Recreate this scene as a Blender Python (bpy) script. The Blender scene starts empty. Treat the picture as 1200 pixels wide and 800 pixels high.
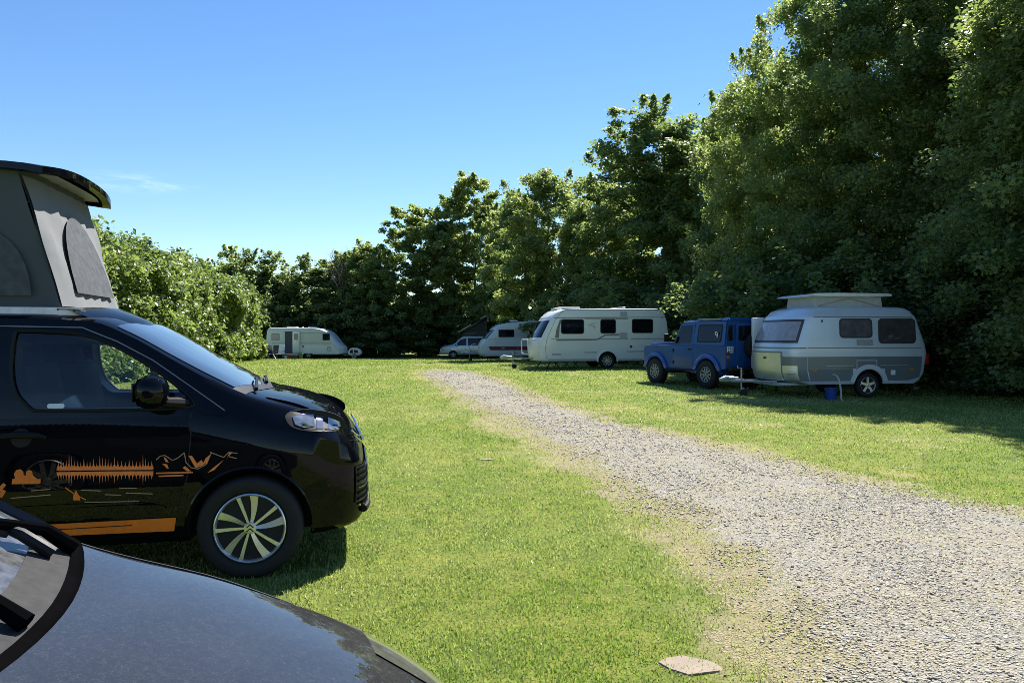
import bpy, bmesh, math, random
import numpy as np
from mathutils import Vector, Matrix
from mathutils.geometry import tessellate_polygon

R = math.radians
SC = bpy.context.scene
COL = SC.collection
CAM_H, FPX, PCX, PHY = 1.62, 900.0, 600.0, 393.0
SUN_AZ, SUN_EL = 26.0, 51.0          # degrees right of the view axis, above the horizon

# ------------------------------------------------------------------ helpers
def tag(o, label=None, cat=None, group=None, kind=None):
    if label: o['label'] = label
    if cat: o['category'] = cat
    if group: o['group'] = group
    if kind: o['kind'] = kind
    return o

def link(name, me, mat=None, parent=None, smooth=35):
    o = bpy.data.objects.new(name, me)
    COL.objects.link(o)
    if mat is not None:
        for m in (mat if isinstance(mat, (list, tuple)) else [mat]):
            me.materials.append(m)
    if smooth is not None and len(me.polygons):
        me.polygons.foreach_set('use_smooth', [True] * len(me.polygons))
        if smooth < 180:
            me.set_sharp_from_angle(angle=R(smooth))
    if parent is not None:
        o.parent = parent
    return o

def obj(name, bm, mat=None, parent=None, smooth=35, recalc=True):
    if recalc:
        bmesh.ops.recalc_face_normals(bm, faces=bm.faces[:])
    me = bpy.data.meshes.new(name)
    bm.to_mesh(me); bm.free()
    return link(name, me, mat, parent, smooth)

def empty(name, loc, rz=0, label=None, cat=None, group=None):
    o = bpy.data.objects.new(name, None)
    COL.objects.link(o)
    o.location = loc; o.rotation_euler = (0, 0, rz)
    o.empty_display_size = .3
    return tag(o, label, cat, group)

def B():
    return bmesh.new()

def box(bm, c, s, rot=None, bev=0):
    r = bmesh.ops.create_cube(bm, size=1)
    M = Matrix.Translation(c) @ (rot.to_4x4() if rot is not None else Matrix.Identity(4)) @ Matrix.Diagonal((s[0], s[1], s[2], 1))
    bmesh.ops.transform(bm, matrix=M, verts=r['verts'])
    if bev:
        es = {e for v in r['verts'] for e in v.link_edges}
        bmesh.ops.bevel(bm, geom=list(es), offset=bev, segments=2, affect='EDGES', profile=.5)
    return bm

def tube(bm, pts, rad, n=8, cap=True):
    """round bar along a polyline; rad a number or one per point"""
    pts = [Vector(p) for p in pts]
    rads = rad if isinstance(rad, (list, tuple)) else [rad] * len(pts)
    rings, prev = [], None
    for i, p in enumerate(pts):
        if i == 0: d = pts[1] - p
        elif i == len(pts) - 1: d = p - pts[i - 1]
        else: d = (pts[i + 1] - p).normalized() + (p - pts[i - 1]).normalized()
        if d.length < 1e-9: d = Vector((0, 0, 1))
        d.normalize()
        if prev is None:
            a = Vector((0, 0, 1)) if abs(d.z) < .9 else Vector((1, 0, 0))
            u = d.cross(a).normalized()
        else:
            u = (prev - d * prev.dot(d)).normalized()
        prev = u
        v = d.cross(u)
        rings.append([bm.verts.new(p + (u * math.cos(2 * math.pi * k / n) + v * math.sin(2 * math.pi * k / n)) * rads[i]) for k in range(n)])
    for a, b in zip(rings, rings[1:]):
        for k in range(n):
            bm.faces.new((a[k], a[(k + 1) % n], b[(k + 1) % n], b[k]))
    if cap:
        bm.faces.new(rings[0][::-1]); bm.faces.new(rings[-1])
    return bm

def lathe(bm, prof, c=(0, 0, 0), n=28, axis='y', closed=False):
    """prof: (offset along axis, radius)"""
    rings = []
    for a, r in prof:
        ring = []
        for k in range(n):
            t = 2 * math.pi * k / n
            if axis == 'y': p = (r * math.cos(t), a, r * math.sin(t))
            elif axis == 'x': p = (a, r * math.cos(t), r * math.sin(t))
            else: p = (r * math.cos(t), r * math.sin(t), a)
            ring.append(bm.verts.new(Vector(p) + Vector(c)))
        rings.append(ring)
    seq = list(zip(rings, rings[1:]))
    if closed: seq.append((rings[-1], rings[0]))
    for a, b in seq:
        for k in range(n):
            bm.faces.new((a[k], a[(k + 1) % n], b[(k + 1) % n], b[k]))
    if not closed:
        bm.faces.new(rings[0][::-1]); bm.faces.new(rings[-1])
    return bm

def prism(bm, pts, y0, y1, bev=0, seg=2):
    """outline in (x, z) extruded along y"""
    a = [bm.verts.new((x, y0, z)) for x, z in pts]
    b = [bm.verts.new((x, y1, z)) for x, z in pts]
    n = len(pts)
    fs = [bm.faces.new(a), bm.faces.new(b[::-1])]
    for k in range(n):
        fs.append(bm.faces.new((a[k], b[k], b[(k + 1) % n], a[(k + 1) % n])))
    if bev:
        es = [e for f in fs[:2] for e in f.edges]
        bmesh.ops.bevel(bm, geom=es, offset=bev, segments=seg, affect='EDGES', profile=.5)
    return bm

def rrect(x0, z0, x1, z1, r=.05, n=4):
    pts = []
    for cx, cz, a0 in ((x1 - r, z1 - r, 0), (x0 + r, z1 - r, 90), (x0 + r, z0 + r, 180), (x1 - r, z0 + r, 270)):
        for k in range(n + 1):
            a = R(a0 + 90 * k / n)
            pts.append((cx + r * math.cos(a), cz + r * math.sin(a)))
    return pts

def arc(cx, cz, r, a0, a1, n=10):
    return [(cx + r * math.cos(R(a0 + (a1 - a0) * k / n)), cz + r * math.sin(R(a0 + (a1 - a0) * k / n))) for k in range(n + 1)]

def smooth_pts(pts, it=2):
    for _ in range(it):
        q = []
        for i in range(len(pts)):
            a, b = pts[i], pts[(i + 1) % len(pts)]
            q += [(a[0] * .75 + b[0] * .25, a[1] * .75 + b[1] * .25), (a[0] * .25 + b[0] * .75, a[1] * .25 + b[1] * .75)]
        pts = q
    return pts

def cut(ob, cutters):
    for c in cutters:
        m = ob.modifiers.new('cut', 'BOOLEAN')
        m.operation = 'DIFFERENCE'; m.solver = 'EXACT'; m.object = c
        try: m.material_mode = 'TRANSFER'
        except Exception: pass
    bpy.context.view_layer.update()
    dg = bpy.context.evaluated_depsgraph_get()
    me = bpy.data.meshes.new_from_object(ob.evaluated_get(dg))
    ob.modifiers.clear()
    ob.data = me
    for c in cutters:
        d = c.data
        bpy.data.objects.remove(c); bpy.data.meshes.remove(d)
    me.polygons.foreach_set('use_smooth', [True] * len(me.polygons))
    me.set_sharp_from_angle(angle=R(35))

def sm(a, b, x):
    t = np.clip((x - a) / (b - a), 0, 1)
    return t * t * (3 - 2 * t)

def gh(x, y):
    """height of the lawn"""
    g = .22 * np.exp(-((x - 4) / 9.0) ** 2 - ((y - 31) / 13.0) ** 2)
    g = g - .30 * sm(44, 66, y)
    g = g + .012 * np.sin(x * .9 + y * .33) * np.cos(y * .61 - x * .2) * sm(0, 8, y)
    return g

def G(px, depth):
    x = (px - PCX) / FPX * depth
    return Vector((x, depth, float(gh(x, depth))))

# value noise on arrays, several octaves, roughly -1..1
_rng0 = np.random.default_rng(5)
_tab = _rng0.random((256, 256))
def vnoise(x, y, s=1.0, octv=3, seed=0):
    out = np.zeros_like(np.asarray(x, float)); amp = 1; tot = 0
    for o in range(octv):
        u = np.asarray(x, float) / s * 2 ** o + 37.7 * seed + 11 * o; v = np.asarray(y, float) / s * 2 ** o + 17.3 * seed + 5 * o
        iu = np.floor(u).astype(int); iv = np.floor(v).astype(int); fu = u - iu; fv = v - iv
        fu = fu * fu * (3 - 2 * fu); fv = fv * fv * (3 - 2 * fv)
        t = lambda a, b: _tab[a % 256, b % 256]
        val = (t(iu, iv) * (1 - fu) + t(iu + 1, iv) * fu) * (1 - fv) + (t(iu, iv + 1) * (1 - fu) + t(iu + 1, iv + 1) * fu) * fv
        out += amp * (val * 2 - 1); tot += amp; amp *= .55
    return out / tot

# ------------------------------------------------------------------ materials
def nodes_of(name):
    m = bpy.data.materials.new(name); m.use_nodes = True
    nt = m.node_tree
    return m, nt, nt.nodes['Principled BSDF'], nt.nodes['Material Output']

def N(nt, t, **kw):
    n = nt.nodes.new(t)
    for k, v in kw.items():
        if k.startswith('i_'):
            key = k[2:]
            n.inputs[int(key) if key.isdigit() else key.replace('_', ' ')].default_value = v
        else: setattr(n, k, v)
    return n

def ramp(nt, fac, stops):
    r = nt.nodes.new('ShaderNodeValToRGB')
    while len(r.color_ramp.elements) < len(stops): r.color_ramp.elements.new(.5)
    for e, (p, c) in zip(r.color_ramp.elements, stops):
        e.position = p; e.color = (*c, 1) if len(c) == 3 else c
    nt.links.new(fac, r.inputs[0])
    return r

def mixc(nt, fac, a, b, mode='MIX'):
    m = nt.nodes.new('ShaderNodeMix'); m.data_type = 'RGBA'; m.blend_type = mode
    for sock, v in ((m.inputs[0], fac), (m.inputs[6], a), (m.inputs[7], b)):
        if hasattr(v, 'is_linked'): nt.links.new(v, sock)
        elif isinstance(v, (tuple, list)): sock.default_value = (*v, 1) if len(v) == 3 else v
        else: sock.default_value = v
    return m.outputs[2]

def simple(name, col, rough=.5, metal=0, coat=0, spec=.5, var=.12, scale=9, bump=0, bscale=60, coatr=.03):
    m, nt, p, out = nodes_of(name)
    tc = N(nt, 'ShaderNodeTexCoord')
    nz = N(nt, 'ShaderNodeTexNoise', i_Scale=scale, i_Detail=5.0, i_Roughness=.6)
    nt.links.new(tc.outputs['Object'], nz.inputs['Vector'])
    d = tuple(c * (1 - var) for c in col); l = tuple(min(1, c * (1 + var)) for c in col)
    rp = ramp(nt, nz.outputs[0], [(.3, d), (.7, l)])
    nt.links.new(rp.outputs[0], p.inputs['Base Color'])
    mr = N(nt, 'ShaderNodeMapRange'); mr.inputs[3].default_value = max(0.01, rough * .8); mr.inputs[4].default_value = min(1, rough * 1.2)
    nt.links.new(nz.outputs[0], mr.inputs[0]); nt.links.new(mr.outputs[0], p.inputs['Roughness'])
    p.inputs['Metallic'].default_value = metal
    p.inputs['Coat Weight'].default_value = coat
    p.inputs['Coat Roughness'].default_value = coatr
    p.inputs['Specular IOR Level'].default_value = spec
    if bump:
        n2 = N(nt, 'ShaderNodeTexNoise', i_Scale=bscale, i_Detail=3.0)
        nt.links.new(tc.outputs['Object'], n2.inputs['Vector'])
        bp = N(nt, 'ShaderNodeBump', i_Strength=bump, i_Distance=.01)
        nt.links.new(n2.outputs[0], bp.inputs['Height']); nt.links.new(bp.outputs[0], p.inputs['Normal'])
    return m

def glass_pane(name, tint=(.75, .82, .85)):
    m, nt, p, out = nodes_of(name)
    nt.nodes.remove(p)
    t = N(nt, 'ShaderNodeBsdfTransparent'); t.inputs[0].default_value = (*tint, 1)
    g = N(nt, 'ShaderNodeBsdfGlossy', i_Roughness=.02); g.inputs[0].default_value = (1, 1, 1, 1)
    f = N(nt, 'ShaderNodeFresnel', i_IOR=1.5)
    mx = N(nt, 'ShaderNodeMixShader')
    nt.links.new(f.outputs[0], mx.inputs[0]); nt.links.new(t.outputs[0], mx.inputs[1]); nt.links.new(g.outputs[0], mx.inputs[2])
    nt.links.new(mx.outputs[0], out.inputs[0])
    return m

M = {}
M['black_paint'] = simple('black_paint', (.0025, .003, .005), .4, 0, .5, .0, var=.2, scale=2, coatr=.015)
M['black_plastic'] = simple('black_plastic', (.010, .010, .011), .5, spec=.2, var=.2, bump=.05, bscale=300)
M['wiper_black'] = simple('wiper_black', (.003, .003, .0035), .8, spec=.0, var=.2)
M['rubber'] = simple('rubber', (.009, .009, .0095), .75, var=.25, scale=20)
M['dark_under'] = simple('dark_under', (.01, .01, .011), .8, var=.3)
M['interior'] = simple('interior', (.007, .009, .013), .7, var=.2)
M['seat_cloth'] = simple('seat_cloth', (.02, .022, .026), .9, var=.2, scale=40)
M['seat_light'] = simple('seat_light', (.42, .45, .45), .8, var=.1, scale=40)
M['dark_glass'] = simple('dark_glass', (.005, .007, .010), .03, spec=.35, var=.3, scale=3)
M['screen_glass'] = simple('screen_glass', (.02, .024, .03), .035, spec=.7, var=.25, scale=4)
M['pane'] = glass_pane('pane')
M['orange'] = simple('orange_foil', (.85, .20, .025), .35, var=.1, scale=30)
M['orange_pale'] = simple('orange_foil_pale', (.95, .24, .06), .35, var=.15, scale=30)
M['line_foil'] = simple('line_foil', (.40, .28, .17), .35, var=.15, scale=30)
M['alloy'] = simple('alloy', (.74, .74, .72), .30, .8, var=.08)
M['alloy_dark'] = simple('alloy_dark', (.012, .012, .013), .35, .3, var=.2)
M['steel'] = simple('steel', (.52, .53, .54), .42, .8, var=.2, scale=14)
M['galv'] = simple('galv', (.36, .37, .37), .5, .5, var=.2, scale=18)
M['chrome'] = simple('chrome', (.75, .76, .78), .1, 1, var=.04)
M['lens'] = simple('lens', (.30, .32, .36), .08, .6, 1, var=.2, scale=25)
M['amber'] = simple('amber', (.5, .16, .02), .25, var=.1)
M['red_lens'] = simple('red_lens', (.32, .012, .012), .2, var=.1)
M['white_gel'] = simple('white_gelcoat', (.74, .77, .74), .3, 0, .5, var=.04, scale=1.5)
M['white_gel_b'] = simple('white_gelcoat_old', (.58, .62, .60), .38, 0, .3, var=.06, scale=1.5)
M['white_trim'] = simple('white_trim', (.74, .75, .74), .35, var=.04)
M['grey_print'] = simple('grey_print', (.17, .18, .18), .4, var=.08)
M['pale_print'] = simple('pale_print', (.40, .42, .42), .5, var=.06)
M['dark_print'] = simple('dark_print', (.035, .035, .037), .4, var=.12)
M['red_print'] = simple('red_print', (.13, .006, .012), .4, var=.12)
M['tan_print'] = simple('tan_print', (.34, .27, .2), .5, var=.12)
M['blue_paint'] = simple('blue_paint', (.009, .070, .235), .4, 0, .15, var=.1, scale=3)
M['blue_flare'] = simple('blue_flare', (.012, .075, .34), .35, 0, .5, var=.08)
M['silver_white'] = simple('silver_white', (.56, .62, .68), .34, .25, .4, var=.05, scale=2)
M['silver_grey'] = simple('silver_grey', (.15, .18, .195), .36, .3, .4, var=.06, scale=2)
M['silver_grasslit'] = simple('silver_grasslit', (.70, .70, .58), .36, .65, .3, var=.05, scale=2)  # silver with the yellow light off the grass mixed into its colour
M['curtain'] = simple('curtained_pane', (.30, .29, .33), .12, spec=.6, var=.18, scale=7)
M['dim_curtain'] = simple('dim_curtain', (.10, .092, .10), .08, spec=.6, var=.3, scale=6)
M['brown_pane'] = simple('brown_pane', (.055, .05, .052), .06, spec=.6, var=.25, scale=5)
M['tent_grey'] = simple('tent_grey', (.055, .066, .074), .85, var=.1, scale=4, bump=.25, bscale=7)
M['tent_sunlit'] = simple('tent_sunlit', (.15, .158, .162), .85, var=.08, scale=4, bump=.25, bscale=7)  # lighter copy of the tent canvas, sun on the front put into the colour
M['mesh_net'] = simple('mesh_net', (.05, .058, .068), .8, var=.4, scale=16, bump=.7, bscale=14)
M['canvas_white'] = simple('canvas_white', (.42, .43, .40), .9, var=.1, scale=6, bump=.3, bscale=9)
M['silver_car'] = simple('silver_car', (.40, .45, .46), .3, .4, .6, var=.06, scale=2)
M['navy_cloth'] = simple('navy_cloth', (.012, .014, .05), .85, var=.2)
M['dark_cloth'] = simple('dark_cloth', (.022, .028, .034), .85, var=.2)
M['white_plastic'] = simple('white_plastic', (.72, .73, .72), .45, var=.06)
M['red_plastic'] = simple('red_plastic', (.42, .03, .03), .5, var=.1)
M['bucket_blue'] = simple('bucket_blue', (.018, .07, .30), .45, var=.1)
M['green_plastic'] = simple('green_plastic', (.06, .14, .06), .5, var=.15)
M['hose'] = simple('hose_grey', (.42, .40, .36), .6, var=.15)
M['curtain_strips'] = simple('curtain_strips', (.075, .08, .11), .8, var=.5, scale=26)
M['bark'] = simple('bark', (.10, .075, .052), .9, var=.4, scale=8, bump=.8, bscale=14)
M['bark_pale'] = simple('bark_pale', (.22, .18, .14), .9, var=.35, scale=8, bump=.8, bscale=14)
M['slab'] = simple('slab_stone', (.24, .19, .14), .9, var=.2, scale=5, bump=.5, bscale=20)

def dusty_paint():
    m, nt, p, out = nodes_of('grey_metallic')
    tc = N(nt, 'ShaderNodeTexCoord')
    n1 = N(nt, 'ShaderNodeTexNoise', i_Scale=260.0, i_Detail=2.0, i_Roughness=.7)
    n2 = N(nt, 'ShaderNodeTexNoise', i_Scale=70.0, i_Detail=6.0, i_Roughness=.75)
    n3 = N(nt, 'ShaderNodeTexNoise', i_Scale=4.0, i_Detail=4.0)
    for n in (n1, n2, n3): nt.links.new(tc.outputs['Object'], n.inputs['Vector'])
    r1 = ramp(nt, n1.outputs[0], [(.42, (0, 0, 0)), (.72, (1, 1, 1))])
    r2 = ramp(nt, n2.outputs[0], [(.40, (0, 0, 0)), (.75, (1, 1, 1))])
    mm = N(nt, 'ShaderNodeMath', operation='MULTIPLY'); nt.links.new(r1.outputs[0], mm.inputs[0]); nt.links.new(r2.outputs[0], mm.inputs[1])
    m2 = N(nt, 'ShaderNodeMath', operation='MULTIPLY_ADD'); nt.links.new(mm.outputs[0], m2.inputs[0]); m2.inputs[1].default_value = .55
    r3 = ramp(nt, n3.outputs[0], [(.3, (.02, .02, .02)), (.75, (.09, .09, .09))]); nt.links.new(r3.outputs[0], m2.inputs[2])
    col = mixc(nt, m2.outputs[0], (.020, .021, .023), (.12, .115, .105))
    nt.links.new(col, p.inputs['Base Color'])
    p.inputs['Metallic'].default_value = 0
    p.inputs['Specular IOR Level'].default_value = .0
    p.inputs['Roughness'].default_value = .5
    p.inputs['Coat Weight'].default_value = 1
    p.inputs['Coat IOR'].default_value = 1.5
    cr = N(nt, 'ShaderNodeMapRange'); cr.inputs[3].default_value = .01; cr.inputs[4].default_value = .08
    nt.links.new(r2.outputs[0], cr.inputs[0]); nt.links.new(cr.outputs[0], p.inputs['Coat Roughness'])
    bp = N(nt, 'ShaderNodeBump', i_Strength=.06, i_Distance=.002)
    nt.links.new(n1.outputs[0], bp.inputs['Height']); nt.links.new(bp.outputs[0], p.inputs['Normal'])
    return m
M['grey_metallic'] = dusty_paint()

def leaf_mat(name, lo, hi, trans_lo, trans_hi, tw=.45, bark_mix=0):
    m, nt, p, out = nodes_of(name)
    at = N(nt, 'ShaderNodeAttribute', attribute_name='tint')
    oi = N(nt, 'ShaderNodeObjectInfo')
    c = ramp(nt, at.outputs['Fac'], [(0, lo), (1, hi)])
    hs = N(nt, 'ShaderNodeHueSaturation')
    mr = N(nt, 'ShaderNodeMapRange'); mr.inputs[3].default_value = .485; mr.inputs[4].default_value = .515
    nt.links.new(oi.outputs['Random'], mr.inputs[0]); nt.links.new(mr.outputs[0], hs.inputs['Hue'])
    nt.links.new(c.outputs[0], hs.inputs['Color'])
    nt.links.new(hs.outputs[0], p.inputs['Base Color'])
    p.inputs['Roughness'].default_value = .36
    p.inputs['Specular IOR Level'].default_value = .5
    t = N(nt, 'ShaderNodeBsdfTranslucent')
    c2 = ramp(nt, at.outputs['Fac'], [(0, trans_lo), (1, trans_hi)])
    nt.links.new(c2.outputs[0], t.inputs[0])
    mx = N(nt, 'ShaderNodeMixShader'); mx.inputs[0].default_value = tw
    nt.links.new(p.outputs[0], mx.inputs[1]); nt.links.new(t.outputs[0], mx.inputs[2]); nt.links.new(mx.outputs[0], out.inputs[0])
    return m
M['leaf_dark'] = leaf_mat('leaf_dark', (.062, .100, .034), (.150, .190, .070), (.15, .24, .055), (.46, .55, .16), .52)
M['leaf_mid'] = leaf_mat('leaf_mid', (.080, .125, .040), (.195, .240, .092), (.20, .30, .06), (.56, .64, .19), .54)
M['leaf_bright'] = leaf_mat('leaf_bright', (.048, .085, .022), (.165, .220, .072), (.13, .22, .035), (.42, .52, .12), .48)
M['grass_blade'] = leaf_mat('grass_blade', (.112, .192, .034), (.46, .455, .19), (.25, .41, .05), (.64, .64, .24), .44)
# ------------------------------------------------------------------ ground, track, grass
rng = np.random.default_rng(11)
LY = [-8, 0, 3.58, 5.67, 7, 9.4, 11.95, 15.7, 23.1, 31.7, 38]; LX = [3.2, 1.7, 1.45, 1.48, 1.36, .98, .38, -.42, -2.05, -3.9, -5.2]
RY = [-8, 0, 6.88, 7.6, 8.48, 9.9, 11.95, 13.9, 16.4, 19.7, 26.5, 33.9, 38]; RX = [7.5, 5.6, 4.59, 4.25, 3.85, 3.45, 2.85, 1.95, 1.25, .5, -.6, -2.3, -3.2]
def d_in(x, y):
    d = np.minimum(x - np.interp(y, LY, LX), np.interp(y, RY, RX) - x)
    return np.where(y > 31, d - (y - 31) * .25, d)
def gravel_m(x, y):
    return sm(-.28, .72, d_in(x, y) + .42 * vnoise(x, y, .9, 4, 1) + .15 * vnoise(x, y, .2, 2, 3))
def strip_m(x, y):
    t = (x - np.interp(y, LY, LX)) / (np.interp(y, RY, RX) - np.interp(y, LY, LX))
    return np.exp(-((t - .52 + .08 * vnoise(y, y * 0, 3.0, 2, 5)) / .13) ** 2) * sm(-.5, .5, vnoise(x, y, .9, 4, 15))
def dry_m(x, y):
    left = x < np.interp(y, LY, LX) + .6
    w = np.where(left, .62 + .45 * sm(8, 12, y), .5)
    base = sm(-w, .2, d_in(x, y) + .9 * vnoise(x, y, 1.0, 4, 2))
    patch = sm(.16, .55, vnoise(x, y, 2.6, 4, 7)) * .62
    # ragged wear in a loose band along the left side of the track
    near = sm(-3.2, -.6, x - np.interp(y, LY, LX)) * sm(4.0, 6.5, y)
    worn = near * sm(.02, .50, vnoise(x, y * .8, 1.1, 5, 17) + .35 * vnoise(x, y, .22, 3, 19)) * .62
    return np.clip(np.maximum(np.maximum(base, patch), worn), 0, 1)

def fmesh(name, V, F, k, attr=None, dom='FACE'):
    """mesh from arrays, F faces of k corners"""
    me = bpy.data.meshes.new(name)
    V = np.ascontiguousarray(V, np.float32); F = np.ascontiguousarray(F, np.int32)
    me.vertices.add(len(V)); me.vertices.foreach_set('co', V.ravel())
    me.loops.add(F.size); me.loops.foreach_set('vertex_index', F.ravel())
    me.polygons.add(len(F)); me.polygons.foreach_set('loop_start', np.arange(0, F.size, k, dtype=np.int32))
    if attr:
        for nm, d, a in attr:
            at = me.attributes.new(nm, 'FLOAT', d); at.data.foreach_set('value', np.ascontiguousarray(a, np.float32))
    me.update(calc_edges=True)
    return me

def build_ground():
    xs = np.unique(np.concatenate([[-900, -400, -200, -110, -70], np.arange(-45, -9, .8), np.arange(-9, 10, .16), np.arange(10, 45, .8), [70, 110, 200, 400, 900]]))
    ys = np.unique(np.concatenate([[-900, -400, -150, -60, -30, -18], np.arange(-10, 2, .6), np.arange(2, 16, .16), np.arange(16, 40, .4), np.arange(40, 82, 1.0), [100, 140, 220, 420, 900]]))
    X, Y = np.meshgrid(xs, ys); Z = gh(X, Y)
    V = np.stack([X, Y, Z], -1).reshape(-1, 3)
    w = len(xs); i, j = np.meshgrid(np.arange(w - 1), np.arange(len(ys) - 1))
    a = (j * w + i).ravel()
    F = np.stack([a, a + 1, a + w + 1, a + w], -1)
    dry = dry_m(X, Y).ravel()
    me = fmesh('lawn', V, F, 4, [('dry', 'POINT', dry)])
    m, nt, p, out = nodes_of('lawn')
    tc = N(nt, 'ShaderNodeTexCoord'); at = N(nt, 'ShaderNodeAttribute', attribute_name='dry')
    def nz(s, d=4, r=.6):
        n = N(nt, 'ShaderNodeTexNoise', i_Scale=s, i_Detail=float(d), i_Roughness=r); nt.links.new(tc.outputs['Object'], n.inputs['Vector']); return n.outputs[0]
    fine = nz(38, 5, .8); mid = nz(2.2, 5, .65); big = nz(.35, 4)
    g1 = ramp(nt, fine, [(.28, (.055, .08, .012)), (.5, (.135, .175, .026)), (.72, (.26, .29, .065))])
    g2 = ramp(nt, mid, [(.3, (.65, .75, .6)), (.5, (1, 1, 1)), (.72, (1.35, 1.2, 1.15))])
    g = mixc(nt, 1.0, g1.outputs[0], g2.outputs[0], 'MULTIPLY')
    g3 = ramp(nt, big, [(.35, (.78, .9, .75)), (.65, (1.28, 1.1, 1.15))])
    g = mixc(nt, 1.0, g, g3.outputs[0], 'MULTIPLY')
    d1 = ramp(nt, fine, [(.3, (.17, .15, .065)), (.7, (.36, .31, .18))])
    ad = N(nt, 'ShaderNodeMath', operation='MULTIPLY_ADD'); nt.links.new(mid, ad.inputs[0]); ad.inputs[1].default_value = .9; nt.links.new(at.outputs['Fac'], ad.inputs[2])
    mr = N(nt, 'ShaderNodeMapRange', interpolation_type='SMOOTHSTEP'); mr.inputs[1].default_value = .72; mr.inputs[2].default_value = 1.45
    nt.links.new(ad.outputs[0], mr.inputs[0])
    c = mixc(nt, mr.outputs[0], g, d1.outputs[0])
    nt.links.new(c, p.inputs['Base Color']); p.inputs['Roughness'].default_value = .85; p.inputs['Specular IOR Level'].default_value = .15
    bp = N(nt, 'ShaderNodeBump', i_Strength=.7, i_Distance=.03); nt.links.new(fine, bp.inputs['Height']); nt.links.new(bp.outputs[0], p.inputs['Normal'])
    tag(link('lawn', me, m, smooth=180), kind='structure')

def build_track():
    st = .07
    xs = np.arange(-5, 8, st); ys = np.concatenate([np.arange(-8, 2, .3), np.arange(2, 18, st), np.arange(18, 39, .14)])
    X, Y = np.meshgrid(xs, ys)
    dens = sm(-.42, .80, d_in(X, Y) + .45 * vnoise(X, Y, .8, 4, 1) + .2 * vnoise(X, Y, .2, 2, 3)); keep = dens > .02
    X = X + rng.uniform(-.025, .025, X.shape); Y = Y + rng.uniform(-.025, .025, Y.shape)
    V = np.stack([X, Y, gh(X, Y) + .0012 + .003 * dens], -1).reshape(-1, 3)
    w = len(xs); i, j = np.meshgrid(np.arange(w - 1), np.arange(len(ys) - 1))
    k = keep[:-1, :-1] & keep[1:, :-1] & keep[:-1, 1:] & keep[1:, 1:]
    a = (j * w + i)[k]
    F = np.stack([a, a + 1, a + w + 1, a + w], -1)
    used = np.unique(F); mp = -np.ones(len(V), int); mp[used] = np.arange(len(used))
    me = fmesh('gravel_track', V[used], mp[F], 4, [('dens', 'POINT', dens.ravel()[used])])
    m, nt, p, out = nodes_of('gravel_track')
    tc = N(nt, 'ShaderNodeTexCoord')
    vo = N(nt, 'ShaderNodeTexVoronoi', i_Scale=62.0); nt.links.new(tc.outputs['Object'], vo.inputs['Vector'])
    n2 = N(nt, 'ShaderNodeTexNoise', i_Scale=1.6, i_Detail=6.0, i_Roughness=.7); nt.links.new(tc.outputs['Object'], n2.inputs['Vector'])
    sp = N(nt, 'ShaderNodeSeparateColor'); nt.links.new(vo.outputs['Color'], sp.inputs[0])
    st_ = ramp(nt, sp.outputs[0], [(0, (.13, .124, .108)), (.5, (.22, .21, .18)), (1, (.33, .315, .28))])
    sand = ramp(nt, sp.outputs[1], [(0, (.19, .165, .105)), (1, (.32, .28, .19))])
    f = ramp(nt, n2.outputs[0], [(.36, (.1, .1, .1)), (.62, (.9, .9, .9))])
    c = mixc(nt, f.outputs[0], st_.outputs[0], sand.outputs[0])
    # towards the edge the bed is soil and straw like the worn lawn
    da = N(nt, 'ShaderNodeAttribute', attribute_name='dens')
    n3 = N(nt, 'ShaderNodeTexNoise', i_Scale=38.0, i_Detail=5.0, i_Roughness=.8); nt.links.new(tc.outputs['Object'], n3.inputs['Vector'])
    straw = ramp(nt, n3.outputs[0], [(.3, (.13, .12, .05)), (.55, (.24, .20, .10)), (.75, (.36, .31, .18))])
    ds = N(nt, 'ShaderNodeMath', operation='MULTIPLY_ADD'); nt.links.new(n3.outputs[0], ds.inputs[0]); ds.inputs[1].default_value = .9; nt.links.new(da.outputs['Fac'], ds.inputs[2])
    dr = N(nt, 'ShaderNodeMapRange', interpolation_type='SMOOTHSTEP'); dr.inputs[1].default_value = .75; dr.inputs[2].default_value = 1.25; nt.links.new(ds.outputs[0], dr.inputs[0])
    c = mixc(nt, dr.outputs[0], straw.outputs[0], c)
    nt.links.new(c, p.inputs['Base Color']); p.inputs['Roughness'].default_value = .85
    bp = N(nt, 'ShaderNodeBump', i_Strength=.8, i_Distance=.02); nt.links.new(vo.outputs['Distance'], bp.inputs['Height']); nt.links.new(bp.outputs[0], p.inputs['Normal'])
    tag(link('gravel_track', me, m, smooth=180), kind='structure')

def lod_points(n, y0, y1, e, half=.70):
    u = rng.random(n)
    y = (y0 ** (2 - e) + u * (y1 ** (2 - e) - y0 ** (2 - e))) ** (1 / (2 - e))
    x = rng.uniform(-1, 1, n) * (half * y + .9)
    return x, y

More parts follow.
